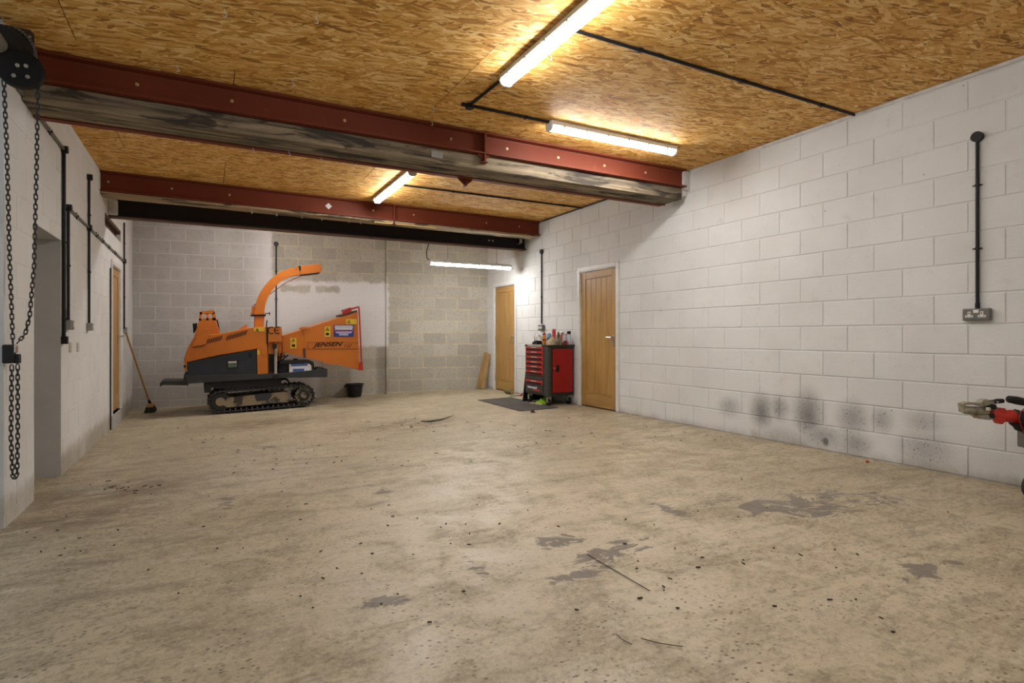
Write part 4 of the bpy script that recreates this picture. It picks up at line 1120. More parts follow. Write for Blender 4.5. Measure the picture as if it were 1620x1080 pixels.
# red safety bar round the infeed mouth
yb_ = Y0 - .035
pA, pB, pC, pD = Q(1212, 384, yb_), Q(1262, 356, yb_), Q(1312, 342, yb_), Q(1330, 738, yb_)
bar = MB().tube([(pB[0], yb_, pB[1]), (pC[0] - .02, yb_, pC[1]), (pC[0], yb_, pC[1] - .02), (pD[0], yb_, pD[1])], .014, 8)
bar.tube([(pB[0], yf1 + .035, pB[1]), (pC[0] - .02, yf1 + .035, pC[1]), (pC[0], yf1 + .035, pC[1] - .02), (pD[0], yf1 + .035, pD[1])], .014, 8)
bar.tube([(pC[0], yb_, pC[1]), (pC[0], yf1 + .035, pC[1])], .014, 8).tube([(pD[0], yb_, pD[1]), (pD[0], yf1 + .035, pD[1])], .014, 8)
sb_ = part('safety_bar', bar, 'red_paint', wc, smooth=50)
part('bar_foot', MB().prism_y([Q(1316, 690, yb_), Q(1334, 685, yb_), Q(1338, 742, yb_), Q(1310, 742, yb_)], yb_ - .015, yb_ + .03), 'red_paint', sb_, bevel=.003)
part('bar_pivot', MB().prism_y([Q(1204, 392), Q(1214, 368), Q(1250, 346), Q(1306, 343), Q(1268, 358), Q(1262, 376), Q(1228, 382)], Y0 + .02, Y0 + .10), 'red_paint', sb_, bevel=.004)
part('bar_guard', MB().prism_y([Q(1208, 390), Q(1300, 362), Q(1304, 372), Q(1212, 398)], Y0 + .02, Y0 + .6), 'brown_plate', wc)
# discharge chute
YU = Y0 + .26; wch = .085
part('chute_base', MB().prism_y([Q(650, 470, YU), Q(654, 396, YU), Q(714, 396, YU), Q(710, 470, YU)], YU, YU + 2 * wch), 'orange', wc, bevel=.006)
outer = [(650, 392), (652, 370), (660, 325), (674, 280), (696, 236), (724, 196), (758, 160), (800, 128), (845, 106), (892, 93), (936, 86)]
inner = [(714, 396), (714, 362), (720, 325), (734, 285), (754, 248), (780, 214), (810, 186), (842, 164), (876, 148), (910, 140), (942, 136)]
mb = MB(); ring_ = []
for (a_, b_) in zip(outer, inner):
    A, B = Q(*a_, YU), Q(*b_, YU)
    ring_.append([Vector((A[0], YU, A[1])), Vector((A[0], YU + 2 * wch, A[1])), Vector((B[0], YU + 2 * wch, B[1])), Vector((B[0], YU, B[1]))])
mb.loft(ring_)
part('chute_bend', mb, 'orange', wc, smooth=25)
YD = YU - .012
part('chute_deflector', MB().prism_y([Q(934, 84, YD), Q(1072, 66, YD), Q(1078, 106, YD), Q(1064, 126, YD), Q(944, 138, YD)], YD, YU + 2 * wch + .012), 'orange', wc, bevel=.004)
part('deflector_hinge', MB().prism_y([Q(930, 82, YD), Q(942, 82, YD), Q(944, 110, YD), Q(934, 110, YD)], YD - .006, YU + 2 * wch + .018), 'print_black', wc)
part('deflector_edge', MB().prism_y([Q(944, 136, YD), Q(1064, 122, YD), Q(1062, 129, YD), Q(946, 142, YD)], YD - .002, YU + 2 * wch), 'print_black', wc)
part('chute_clamp', MB().prism_y([Q(630, 390, YU), Q(722, 388, YU), Q(722, 400, YU), Q(632, 400, YU)], YU - .015, YU + 2 * wch + .015), 'print_black', wc, bevel=.004)
part('clamp_flange', MB().prism_y([Q(624, 400, YU), Q(640, 345, YU), Q(656, 330, YU), Q(660, 392, YU)], YU + .05, YU + .12), 'orange', wc)
part('clamp_handle', MB().tube([(*Q(716, 384, YU)[:1], YU - .02, Q(716, 384, YU)[1]), (Q(750, 382, YU)[0], YU - .02, Q(750, 382, YU)[1])], .008, 6).tube([(Q(744, 374, YU)[0], YU - .02, Q(744, 374, YU)[1]), (Q(745, 394, YU)[0], YU - .02, Q(745, 394, YU)[1])], .007, 6), 'brown_plate', wc)
cp = [Q(x, y, YU) for x, y in ((745, 262), (800, 224), (850, 188), (900, 164), (952, 142))]
part('pull_cord', MB().tube([(x, YU + .02, z) for x, z in cp], .006, 6), 'red_cord', wc)
cp = [Q(x, y, YU) for x, y in ((636, 360), (638, 342), (646, 330), (660, 322))]
part('cord_end', MB().tube([(x, YU + .06, z) for x, z in cp], .006, 6), 'red_cord', wc)
part('stay_rod', MB().tube([(Q(728, 470)[0], YC0 + .05, Q(728, 470)[1]), (Q(732, 425)[0], YC0 + .05, Q(732, 425)[1])], .008, 6), 'print_black', wc)
# control console at the left end
YK = Y0 + .10
mb = MB()
con = [(262, 548), (300, 425), (406, 425), (436, 512)]
mb.prism_y([Q(*p, YK) for p in con], YK, YK + .35)
part('console', mb, 'orange', wc, bevel=.01)
hd = MB()
for poly in ([(297, 428), (304, 374), (318, 372), (314, 428)], [(344, 426), (346, 384), (358, 382), (360, 426)], [(384, 426), (380, 384), (400, 372), (407, 426)], [(303, 376), (312, 370), (388, 361), (402, 372), (396, 386), (306, 390)], [(298, 416), (406, 410), (408, 428), (296, 430)]):
    hd.prism_y([Q(*p, YK) for p in poly], YK, YK + .03)
part('console_guard', hd, 'orange', wc)
part('side_flap', MB().prism_y([Q(256, 594), Q(304, 484), Q(378, 476), Q(342, 578)], YC0 - .045, YC0 - .03), 'orange', wc, bevel=.002)
part('flap_edge', MB().prism_y([Q(256, 592), Q(342, 577), Q(340, 584), Q(256, 598)], YC0 - .043, YC0), 'brown_plate', wc)
part('work_lamp', MB().prism_y([Q(256, 444), Q(286, 442), Q(284, 482), Q(262, 512)], YK + .12, YK + .22), 'black_plastic', wc, bevel=.006)
lv = MB(); p0, p1, p2 = Q(414, 422), Q(424, 460), Q(430, 508)
lv.tube([(p0[0], YK + .1, p0[1]), (p1[0], YK + .1, p1[1]), (p2[0], YK + .1, p2[1])], .009, 6)
le = part('control_lever', lv, 'print_black', wc)
part('lever_knob', MB().ball((p0[0], YK + .1, p0[1]), (.022, .012, .010)), 'can_red', le, smooth=60)
# hydraulics, hoses, battery
rx0, rx1 = Q(786, 572), Q(786, 764)
part('hydraulic_ram', MB().cyl((rx1[0], YN + .0, rx1[1]), (rx1[0], YN + .0, Q(786, 610)[1]), .021, 14).cyl((rx1[0], YN, rx1[1]), (rx1[0], YN, Q(780, 566)[1]), .012, 10), 'silver_dirty', wc, smooth=40)
part('ram_clevis', MB().prism_y([Q(768, 770), Q(804, 768), Q(804, 794), Q(770, 796)], YN - .045, YN + .03), 'black_plastic', wc, bevel=.003)
part('ram_top', MB().prism_y([Q(768, 578), Q(790, 572), Q(792, 600), Q(770, 612)], YN - .03, YN + .03), 'black_plastic', wc, bevel=.004)
def hose(pts, Y, r=.012):
    part('hose', MB().tube([(Q(*p)[0], Y + .01 * i, Q(*p)[1]) for i, p in enumerate(pts)], r, 8), 'print_black', wc, smooth=60)
hose([(868, 646), (835, 672), (812, 700), (806, 760)], YN + .05)
hose([(826, 634), (818, 680), (800, 740)], YN + .08)
hose([(800, 660), (830, 660), (852, 650)], YN + .10)
hose([(815, 805), (850, 800), (872, 815), (880, 850)], YN + .06, .014)
hose([(830, 800), (848, 796), (868, 806), (884, 830)], YN + .16, .014)
part('valve_block', MB().prism_y([Q(808, 690), Q(870, 688), Q(870, 758), Q(808, 762)], YN + .1, YN + .35), 'rubber', wc, bevel=.006)
bc = MB()
bc.prism_y([Q(812, 690), Q(830, 682), Q(1005, 680), Q(1028, 690), Q(1036, 745), Q(1020, 750), Q(1014, 704), Q(1000, 696), Q(812, 704)], YN + .02, YN + .40)
part('battery_hood', bc, 'black_plastic', wc, bevel=.006)
part('hood_cap', MB().prism_y([Q(904, 670), Q(930, 670), Q(930, 682), Q(904, 682)], YN + .1, YN + .16), 'black_plastic', wc)
jc = part('fluid_can', MB().prism_y([Q(874, 704), Q(1004, 702), Q(1016, 716), Q(1016, 752), Q(874, 758)], YN + .03, YN + .25), 'print_white', wc, bevel=.006)
part('can_band', MB().prism_y([Q(884, 704), Q(990, 700), Q(990, 714), Q(884, 718)], YN + .026, YN + .032), 'jerry_blue', jc)
part('can_band', MB().prism_y([Q(896, 734), Q(968, 732), Q(968, 752), Q(896, 756)], YN + .026, YN + .032), 'jerry_blue', jc)
part('rail_box', MB().prism_y([Q(1040, 730), Q(1060, 722), Q(1080, 726), Q(1080, 740), Q(1040, 742)], YN, YN + .2), 'chassis', wc)
# stickers
def face_y(zx):
    """near face of throat and hopper at a reading"""
    if zx < 975: return yn0 + (ym - yn0) * (zx - 830) / 145 - .004
    return ym + (yn1 - ym) * (zx - 975) / 330 - .004
def quad_on(zx0, zy0, zx1, zy1, mat, nm, parent, lift=0.0, Yc=None):
    ya, yb = (face_y(zx0), face_y(zx1)) if Yc is None else (Yc, Yc)
    ya -= .003 + lift; yb -= .003 + lift
    a, b, c, d = Q(zx0, zy1, ya), Q(zx1, zy1, yb), Q(zx1, zy0, yb), Q(zx0, zy0, ya)
    mb = MB(); f = [Vector((a[0], ya, a[1])), Vector((b[0], yb, b[1])), Vector((c[0], yb, c[1])), Vector((d[0], ya, d[1]))]
    mb.loft([f, [v + Vector((0, .002, 0)) for v in f]])
    return part(nm, mb, mat, parent)
def warn_tri(cx, cy, s, parent, lift, Yc=None):
    y = (face_y(cx) if Yc is None else Yc) - .004 - lift
    o_ = [Q(cx - s, cy + s * .7, y), Q(cx + s, cy + s * .7, y), Q(cx, cy - s * .9, y)]
    cxw = sum(p[0] for p in o_) / 3; czw = sum(p[1] for p in o_) / 3
    i_ = [(cxw + (p[0] - cxw) * .62, czw + (p[1] - czw) * .62) for p in o_]
    mb = MB().add([(p[0], y, p[1]) for p in o_ + i_], [(0, 1, 4, 3), (1, 2, 5, 4), (2, 0, 3, 5)])
    mb.add([(cxw - .004, y, czw - .012), (cxw + .004, y, czw - .012), (cxw + .004, y, czw + .012), (cxw - .004, y, czw + .012)], [(0, 1, 2, 3)])
    part('warning_triangle', mb, 'print_black', parent)
for (x0, y0_, x1, y1_, tc, ty, ts) in ((878, 538, 916, 604, 897, 552, 14), (1094, 465, 1131, 531, 1112, 482, 14), (1230, 418, 1298, 450, 1248, 434, 13)):
    s_ = quad_on(x0, y0_, x1, y1_, 'yellow_sticker', 'warning_sticker', wc)
    warn_tri(tc, ty, ts, s_, .002)
    if y1_ - y0_ > 50:
        quad_on(tc - 10, y1_ - 26, tc + 10, y1_ - 10, 'print_black', 'pictogram', s_, .0015)
s_ = quad_on(646, 471, 716, 496, 'yellow_sticker', 'warning_sticker', wc, 0, YC0 + .0); warn_tri(668, 486, 12, s_, .003, YC0)
s_ = quad_on(668, 614, 684, 642, 'yellow_sticker', 'warning_sticker', wc, 0, YC0 + .0)
bs_ = quad_on(1152, 455, 1278, 530, 'blue_sticker', 'instruction_sticker', wc)
rr = random.Random(4)
for i, (y, hgt) in enumerate(((460, 5), (468, 5), (476, 5), (483, 3), (492, 2), (498, 3), (504, 3), (511, 3), (518, 3))):
    u = rr.uniform(4, 16) if i < 7 else 34
    quad_on(1152 + u, y, 1278 - u, y + hgt, 'can_red' if i == 4 else 'print_white', 'print_line', bs_, .0015)
for (a_, b_, c_, d_) in ((988, 566, 1308, 568), (988, 606, 1308, 609), (988, 566, 990, 608)):
    quad_on(a_, b_, c_, d_, 'brown_plate', 'name_border', wc, .0005)
def slanted_text(txt, zx, zy, h, length, shear, nm):
    y0t, y1t = face_y(zx) - .005, face_y(zx + length) - .005
    me = textmesh(nm, txt, 1.0, shear, 0.0)
    xs_ = [v.co.x for v in me.vertices]; ys_ = [v.co.y for v in me.vertices]; mx, my = min(xs_), min(ys_); W, H = max(xs_) - mx, max(ys_) - my
    for v in me.vertices:
        u = (v.co.x - mx) / W; q_ = (v.co.y - my) / H; y = y0t + (y1t - y0t) * u
        X, Z = Q(zx + u * length, zy - q_ * h - u * 7, y); v.co = Vector((X, y, Z)) - base(wc)
    me.materials.append(MAT['print_black']); o = bpy.data.objects.new(nm, me); COL.objects.link(o); o.parent = wc
slanted_text('JENSEN', 1018, 603, 36, 192, .38, 'name_lettering')
for (a_, b_, c_, d_) in ((1220, 586, 1224, 594), (1226, 578, 1231, 584), (1237, 588, 1242, 598), (1245, 578, 1249, 586), (1251, 588, 1256, 596), (1259, 578, 1265, 584)):
    quad_on(a_, b_, c_, d_, 'print_black', 'worn_print', wc, .001)      # the model number is worn away to flecks

# ------------------------------------------------------------------ black bucket
bk = PF(563, 628); bk.y += .10; bk.z = floor_z(bk.x, bk.y)
sc_ = .0118
t = thing('bucket', bk, 'black plastic builders bucket on floor by the back wall', 'bucket')
prof = [(.112, 0), (.118, .01), (.150, .215), (.168, .222), (.168, .238), (.150, .240), (.143, .225), (.110, .02), (.02, .016)]
part('tub', MB().lathe(bk, prof, 24), 'black_plastic', t, smooth=40)
part('handle_lug', MB().cbox((bk.x - .172, bk.y, bk.z + .20), (.03, .05, .03)), 'black_plastic', t, bevel=.004)

# ------------------------------------------------------------------ broom leaning on the left wall
hb_ = PF(238, 651); top = PX(199, 526, XL + .03)
br = thing('broom', hb_, 'wooden handled broom with dark bristles leaning on the left wall', 'broom')
fz = hb_.z
kk = Vector((hb_.x, hb_.y, fz + .11))
part('handle', MB().tube([kk, kk + (top - kk) * .5, top], .014, 10), 'broom_wood', br, smooth=50)
part('head', MB().cbox((kk.x, kk.y, kk.z - .005), (.10, .28, .05)), 'broom_wood', br, bevel=.008)
bm_ = MB(); rr = random.Random(8)
for i in range(5):
    for j_ in range(14):
        x = kk.x - .04 + .02 * i; y = kk.y - .13 + .02 * j_
        bm_.tube([(x, y, kk.z - .02), (x + (x - kk.x) * .6 + rr.uniform(-.008, .008), y + (y - kk.y) * .12 + rr.uniform(-.008, .008), fz + rr.uniform(.0, .008))], [.010, .014], 5)
o = part('bristles', bm_, 'bristle', br); o['kind'] = 'stuff'
part('ferrule', MB().tube([kk, kk + (top - kk).normalized() * .09], .021, 10), 'black_plastic', br, smooth=50)

# ------------------------------------------------------------------ two offcut planks leaning in the right back corner
for i, (pxb, pyb, pxt, pyt, wd, lab) in enumerate(((752, 614, 769.5, 557, .042, 'wide rough plank leaning in the back right corner'), (756, 614, 773.5, 560, .034, 'narrow rough plank leaning beside the wider one'))):
    pb_ = PF(pxb, pyb); pb_.y -= .13; tp = PB(pxt, pyt, .10 + .09 * i); pb_.y -= .09 * i
    if tp.x > XR - .04: tp.x = XR - .04
    d = (tp - pb_); d.normalize(); s = d.cross(Vector((0, 1, 0))).normalized(); n2 = s.cross(d)
    mb = MB(); th_ = .02
    pb_.z += .012; L_ = (tp - pb_).length
    def rg(c, k=1.0): return [c + s * wd * k + n2 * th_, c - s * wd * k + n2 * th_, c - s * wd * k - n2 * th_, c + s * wd * k - n2 * th_]
    mb.loft([rg(pb_), rg(pb_ + d * L_ * .97), rg(pb_ + d * L_ * .98, .8), rg(tp, .45)])
    o = part('plank', mb, 'plank_wood', None, loc=pb_, bevel=.003); tag(o, lab, 'plank', 'leaning offcut planks')

# ------------------------------------------------------------------ tool cabinet
CX0, CX1, CY0, CY1, CZ0, CZ1 = 4.47, 4.93, 7.25, 7.93, .135, .905
fz = floor_z(CX0, 7.7)
tc = thing('tool_cabinet', ((CX0 + CX1) / 2, (CY0 + CY1) / 2, fz), 'black and red wheeled tool cabinet between the oak doors', 'tool cabinet')
part('body', MB().box((CX0, CY0, CZ0), (CX1, CY1, CZ1 - .03)), 'cabinet_black', tc, bevel=.008)
part('top_tray', MB().box((CX0 - .012, CY0 - .012, CZ1 - .035), (CX1 + .008, CY1 + .012, CZ1)), 'cabinet_black', tc, bevel=.006)
part('top_plate', MB().box((CX0 - .016, CY0 + .17, CZ1 - .038), (CX0 - .010, CY1 - .09, CZ1 + .002)), 'tray_grey', tc)
part('front_frame', MB().box((CX0 - .004, CY0 + .005, CZ0 + .02), (CX0 + .001, CY1 - .002, CZ1 - .04)), 'cabinet_front', tc)
part('corner_post', MB().box((CX0 - .010, CY0 - .006, CZ0 - .01), (CX0 + .05, CY0 + .11, CZ1 - .035)), 'cabinet_front', tc, bevel=.012)
dy0, dy1 = CY0 + .135, CY1 - .03
def zat(zy): return CAMZ + (HORIZON - (500 + zy / 7.2)) / FPX * 8.75
tops = [346, 400, 456, 512, 566, 622, 732]
for i, ty in enumerate(tops):
    zt = zat(ty); hh = .105 if i == 6 else .062
    zb = zt - (.215 if i == 6 else .066)
    if i == 6: zb = max(zb, CZ0 + .04)
    dr = part('drawer', MB().box((CX0 - .016, dy0, zb), (CX0 - .003, dy1, zt)), 'drawer_red' if i < 6 else 'cabinet_front', tc, bevel=.003)
    if i == 6: part('drawer_trim', MB().box((CX0 - .019, dy0, zt - .06), (CX0 - .015, dy1, zt)), 'drawer_red', dr)
    part('handle', MB().box((CX0 - .036, dy0 + .03, zt - .052), (CX0 - .012, dy1 - .04, zt - .030)), 'print_black', dr, bevel=.004)
    part('print_line', MB().box((CX0 - .0205 if i == 6 else CX0 - .0175, (dy0 + dy1) / 2 - .08, zt - .020), (CX0 - .015, (dy0 + dy1) / 2 + .09, zt - .009)), 'pale_print', dr)
    if i == 6:
        ym_ = (dy0 + dy1) / 2
        part('badge', MB().prism_x([(ym_ + .20, zt - .10), (ym_ - .06, zt - .105), (ym_ - .08, zt - .085), (ym_ - .10, zt - .125), (ym_ - .02, zt - .135), (ym_ + .19, zt - .13)], CX0 - .0185, CX0 - .0155), 'silver_print', dr)
        part('badge_base', MB().prism_x([(ym_ + .03, zt - .137), (ym_ - .16, zt - .140), (ym_ - .17, zt - .165), (ym_ + .02, zt - .16)], CX0 - .0185, CX0 - .0155), 'drawer_red', dr)
part('blank_drawer', MB().box((CX0 - .012, dy0, zat(722)), (CX0 - .003, dy1, zat(690))), 'cabinet_front', tc)
sd = part('side_door', MB().box((CX0 + .075, CY0 - .014, CZ0 + .055), (CX1 - .03, CY0 - .001, CZ1 - .065)), 'cabinet_red', tc, bevel=.005)
part('door_pull', MB().box((CX0 + .135, CY0 - .016, .50), (CX0 + .185, CY0 - .012, .60)), 'print_black', sd)
part('door_lock', MB().cyl((CX0 + .10, CY0 - .02, .555), (CX0 + .10, CY0 - .012, .555), .010, 10), 'steel', sd)
for (x, y) in ((CX0 + .05, CY0 + .06), (CX1 - .05, CY0 + .06), (CX0 + .05, CY1 - .06), (CX1 - .05, CY1 - .06)):
    f_ = floor_z(x, y); rw = .052
    c_ = part('castor', MB().box((x - .03, y - .018, f_ + .05), (x - .022, y + .03, CZ0)).box((x + .022, y - .018, f_ + .05), (x + .03, y + .03, CZ0)).box((x - .03, y - .03, CZ0 - .016), (x + .03, y + .03, CZ0)), 'steel', tc)
    part('wheel', MB().cyl((x - .016, y + .01, f_ + rw), (x + .016, y + .01, f_ + rw), rw, 20), 'black_plastic', c_, smooth=40)

def TOPX(px, X): a, b, c = ray(px, 540); s = X / a; return X, b * s
# things standing on the cabinet, from left to right in the photo
def lathe_thing(name, px, X, prof, mat, label, cat, extra=(), group='things on the tool cabinet'):
    x, y = TOPX(px, X); z = CZ1
    t = thing(name, (x, y, z), label, cat, group)
    part('body', MB().lathe((x, y, z), prof, 18), mat, t, smooth=40)
    for nm, pr_, mt in extra: part(nm, MB().lathe((x, y, z), pr_, 18), mt, t, smooth=40)
    return t
def lump(c, r, seed, n=16, m=10, amp=.3):
    rn = random.Random(seed); ph = [(rn.uniform(0, 6.3), rn.uniform(1, 4), rn.uniform(1, 4)) for _ in range(6)]
    mb = MB(); c = Vector(c); rings = []
    for i in range(m + 1):
        a = (math.pi / 2) * i / m * .985
        ring = []
        for j_ in range(n):
            b = 2 * math.pi * j_ / n
            k = 1 + amp * sum(math.sin(p + q_ * b * 1.0 // 1 * 1.0 + w__ * a * 2) if False else math.sin(p + round(q_) * b + w__ * a * 2) for p, q_, w__ in ph) / 3
            ring.append(c + Vector((r[0] * k * math.cos(a) * math.cos(b), r[1] * k * math.cos(a) * math.sin(b), max(0, r[2] * k * math.sin(a)))))
        rings.append(ring)
    return mb.loft(rings)
x, y = TOPX(851.5, 4.70)
t = thing('parts_tray', (x, y, CZ1), 'black tray holding a crumpled clear bag at cabinet left end', 'tray', 'things on the tool cabinet')
part('tray', MB().box((x - .07, y - .075, CZ1), (x + .07, y + .075, CZ1 + .035)).box((x - .06, y - .03, CZ1 + .035), (x + .05, y + .05, CZ1 + .055)), 'black_plastic', t, bevel=.004)
part('clear_bag', lump((x, y + .01, CZ1 + .056), (.065, .07, .10), 3), 'clear_plastic', t, smooth=60)
lathe_thing('sauce_bottle', 860.8, 4.62, [(.030, 0), (.031, .005), (.031, .125), (.026, .145), (.024, .15)], 'can_orange', 'orange and maroon bottle on the cabinet left of the red cap can', 'bottle',
            [('cap', [(.030, .151), (.030, .165), (.016, .175), (.010, .192)], 'can_maroon'), ('label_band', [(.0318, .06), (.0318, .085)], 'can_maroon')])
lathe_thing('plastic_cup', 868.5, 4.84, [(.036, 0), (.042, .11), (.043, .155), (.036, .165), (.030, .175)], 'cup_blue', 'pale blue tub on the cabinet behind the cream rag', 'tub',
            [('grey_band', [(.0375, .01), (.0428, .10)], 'grey_box_dark')])
x, y = TOPX(873, 4.62)
tag(part('rag', lump((x, y, CZ1), (.075, .075, .105), 11), 'rag_cream', None, smooth=60, loc=(x, y, CZ1)), 'crumpled cream rag on the cabinet below the red cap', 'rag', 'things on the tool cabinet')
lathe_thing('spray_can', 876.3, 4.76, [(.029, 0), (.029, .165), (.024, .178)], 'drawer_red', 'aerosol can with a bright red cap on the cabinet', 'spray can',
            [('cap', [(.0275, .175), (.0275, .235), (.024, .24)], 'can_red')])
x, y = TOPX(885.5, 4.77)
tag(part('rag', lump((x, y, CZ1), (.052, .055, .10), 23, amp=.3), 'rag_pattern', None, smooth=60, loc=(x, y, CZ1)), 'crumpled patterned brown rag on the cabinet right of the cream rag', 'rag', 'things on the tool cabinet')
lathe_thing('glue_bottle', 883.5, 4.87, [(.03, 0), (.03, .14), (.02, .165), (.012, .19)], 'log_wood', 'olive and orange bottle on the cabinet behind the patterned rag', 'bottle', [('cap', [(.0125, .18), (.010, .20)], 'can_orange')])
lathe_thing('red_tin', 888.4, 4.82, [(.013, 0), (.013, .15), (.010, .16)], 'can_red', 'slim red tin on the cabinet beside the white box', 'tin')
x, y = TOPX(892.3, 4.885)
t = thing('small_box', (x, y, CZ1), 'white box with red edges on the cabinet behind the red mug', 'box', 'things on the tool cabinet')
part('carton', MB().box((x - .03, y - .03, CZ1), (x + .03, y + .03, CZ1 + .15)), 'print_white', t)
part('red_edge', MB().box((x + .026, y - .034, CZ1), (x + .034, y + .031, CZ1 + .165)), 'can_red', t)
part('chrome_top', MB().box((x - .05, y - .02, CZ1 + .1505), (x + .025, y + .02, CZ1 + .162)).ball((x - .03, y, CZ1 + .18), (.03, .02, .02)), 'steel', t, smooth=50)
x, y = TOPX(894, 4.775)
t = thing('red_mug', (x, y, CZ1), 'small dark red mug on the cabinet left of the black cap can', 'mug', 'things on the tool cabinet')
part('cup', MB().lathe((x, y, CZ1), [(.024, 0), (.028, .004), (.030, .06), (.027, .06), (.025, .01), (.003, .008)], 18), 'can_maroon', t, smooth=40)
part('handle', MB().tube([(x + .026, y - .012, CZ1 + .05), (x + .046, y - .016, CZ1 + .045), (x + .046, y - .016, CZ1 + .02), (x + .026, y - .012, CZ1 + .012)], .005, 6), 'can_red', t, smooth=50)
lathe_thing('spray_can', 900, 4.86, [(.030, 0), (.031, .004), (.031, .150), (.026, .166)], 'can_pale', 'silver blue aerosol can with a black cap at cabinet right end', 'spray can',
            [('cap', [(.0285, .160), (.0285, .203), (.025, .206)], 'print_black')])

# ------------------------------------------------------------------ round the cabinet
t = thing('black_panel', (4.8, 8.25, floor_z(4.8, 8.25)), 'black board leaning on right wall at cabinet left side', 'board')
pl0 = PF(826, 632); 
ly = 8.01
part('sheet', MB().loft([[Vector((4.47, ly, floor_z(4.6, ly))), Vector((4.90, ly, floor_z(4.9, ly))), Vector((4.90, ly + .03, floor_z(4.9, ly))), Vector((4.47, ly + .03, floor_z(4.6, ly)))],
                        [Vector((4.53, ly - .02, .60)), Vector((4.93, ly - .02, .60)), Vector((4.93, ly + .01, .60)), Vector((4.53, ly + .01, .60))]]), 'print_black', t, bevel=.004)
part('edge_trim', MB().box((4.52, ly - .02, .60), (4.93, ly + .012, .612)), 'black_plastic', t)
mt = [PF(755.5, 632.5), PF(823, 650.3), PF(884, 644.8), PF(808, 628.4)]
mb = MB().loft([[v + Vector((0, 0, .001)) for v in mt], [v + Vector((0, 0, .004)) for v in mt]])
mo = part('rubber_mat', mb, 'mat_grey', None, loc=sum(mt, Vector()) / 4); tag(mo, 'flat dark grey mat on floor in front of the tool cabinet', 'mat')
lp = PF(806, 622.5); 
t = thing('log_offcut', lp, 'short mossy wood offcut on floor before the far oak door', 'log')
part('wood', MB().tube([(lp.x, lp.y - .10, lp.z + .045), (lp.x - .02, lp.y + .10, lp.z + .045)], .044, 14), 'log_wood', t, smooth=40)
part('cut_face', MB().cyl((lp.x, lp.y - .104, lp.z + .045), (lp.x, lp.y - .099, lp.z + .045), .036, 14), 'plank_wood', t)
rp = PF(824, 626)
t = thing('red_strap', rp, 'scrap of red strap with cord on floor beside the mat', 'strap')
part('strap', MB().prism_y([(rp.x - .02, rp.z), (rp.x + .03, rp.z), (rp.x + .045, rp.z + .05), (rp.x + .02, rp.z + .035)], rp.y, rp.y + .03), 'drawer_red', t)
part('cord', MB().tube([(rp.x, rp.y, rp.z + .008), (rp.x - .1, rp.y - .02, rp.z + .008), (rp.x - .18, rp.y + .02, rp.z + .008), (rp.x - .22, rp.y - .02, rp.z + .008)], .006, 6), 'dirt', t, smooth=50)
gx, gy = 4.60, 7.60; gz = floor_z(gx, gy)
tag(part('safety_vest', lump((gx, gy, gz), (.09, .13, .085), 31, amp=.35), 'green_vis', None, smooth=50, loc=(gx, gy, gz)), 'bright green crumpled cloth on floor under the tool cabinet', 'cloth')
tag(part('cardboard_piece', MB().box((4.44, 7.42, floor_z(4.5, 7.5) + .002), (4.475, 7.75, floor_z(4.6, 7.7) + .015)), 'rag_cream', None, loc=(4.52, 7.6, gz)), 'pale flat strip on floor under the tool cabinet drawers', 'strip')

# ------------------------------------------------------------------ trailer coupling reaching in at the right
DH = 3.60
def HC(px, py, dd=0.0):
    k = (px - 810) / FPX; s = DH + dd
    return Vector((SN * s + CS * k * s, CS * s - SN * k * s, CAMZ + (HORIZON - py) / FPX * s))
hx = Vector((CS, -SN, 0)); hd_ = Vector((SN, CS, 0))      # the drawbar lies square to the photo's view
tr = thing('trailer_drawbar', (HC(1640, 700).x, HC(1640, 700).y, floor_z(4.4, 1.5)), 'red trailer drawbar with worn metal coupling head at right edge', 'trailer drawbar')
def plate(pts, d0, d1, mat, nm, par=tr, bv=.004):
    a_ = [HC(*p) + hd_ * d0 for p in pts]; b_ = [HC(*p) + hd_ * d1 for p in pts]
    return part(nm, MB().loft([a_, b_]), mat, par, bevel=bv)
def z9(x, y): return (1500 + x / 9, 600 + y / 9)
part('coupling_tube', MB().tube([HC(*z9(210, 440)), HC(*z9(240, 440)), HC(*z9(420, 455)), HC(*z9(545, 470))], [.018, .024, .026, .024], 14), 'hitch_metal', tr, smooth=50)
plate([z9(178, 345), z9(250, 318), z9(430, 330), z9(470, 290), z9(525, 275), z9(555, 300), z9(640, 310), z9(590, 345), z9(520, 375), z9(480, 385), z9(330, 355), z9(215, 355)], -.02, .03, 'hitch_metal', 'coupling_top')
plate([z9(178, 345), z9(215, 352), z9(250, 380), z9(560, 395), z9(615, 405), z9(610, 440), z9(520, 435), z9(250, 395), z9(225, 420), z9(218, 470), z9(200, 470)], -.016, .03, 'hitch_metal', 'coupling_head')
plate([z9(340, 500), z9(540, 500), z9(590, 560), z9(540, 570), z9(410, 555)], -.028, .028, 'hitch_metal', 'coupling_jaw')
plate([z9(540, 375), z9(630, 345), z9(650, 410), z9(610, 425), z9(540, 395)], -.03, .03, 'black_plastic', 'release_block')
plate([z9(530, 490), z9(612, 480), z9(612, 545), z9(540, 545)], -.03, .03, 'black_plastic', 'neck_seal')
part('release_lever', MB().tube([HC(*z9(560, 320)), HC(*z9(640, 318)), HC(*z9(690, 310)), HC(*z9(780, 305))], [.012, .012, .016, .014], 10), 'black_plastic', tr, smooth=50)
part('lever_rivet', MB().tube([HC(*z9(672, 318)) - hd_ * .02, HC(*z9(672, 318)) + hd_ * .02], .006, 8), 'steel', tr)
part('lock_stub', MB().cbox(HC(*z9(492, 408)) - hd_ * .042, (.018, .018, .02)), 'plate_beige', tr)
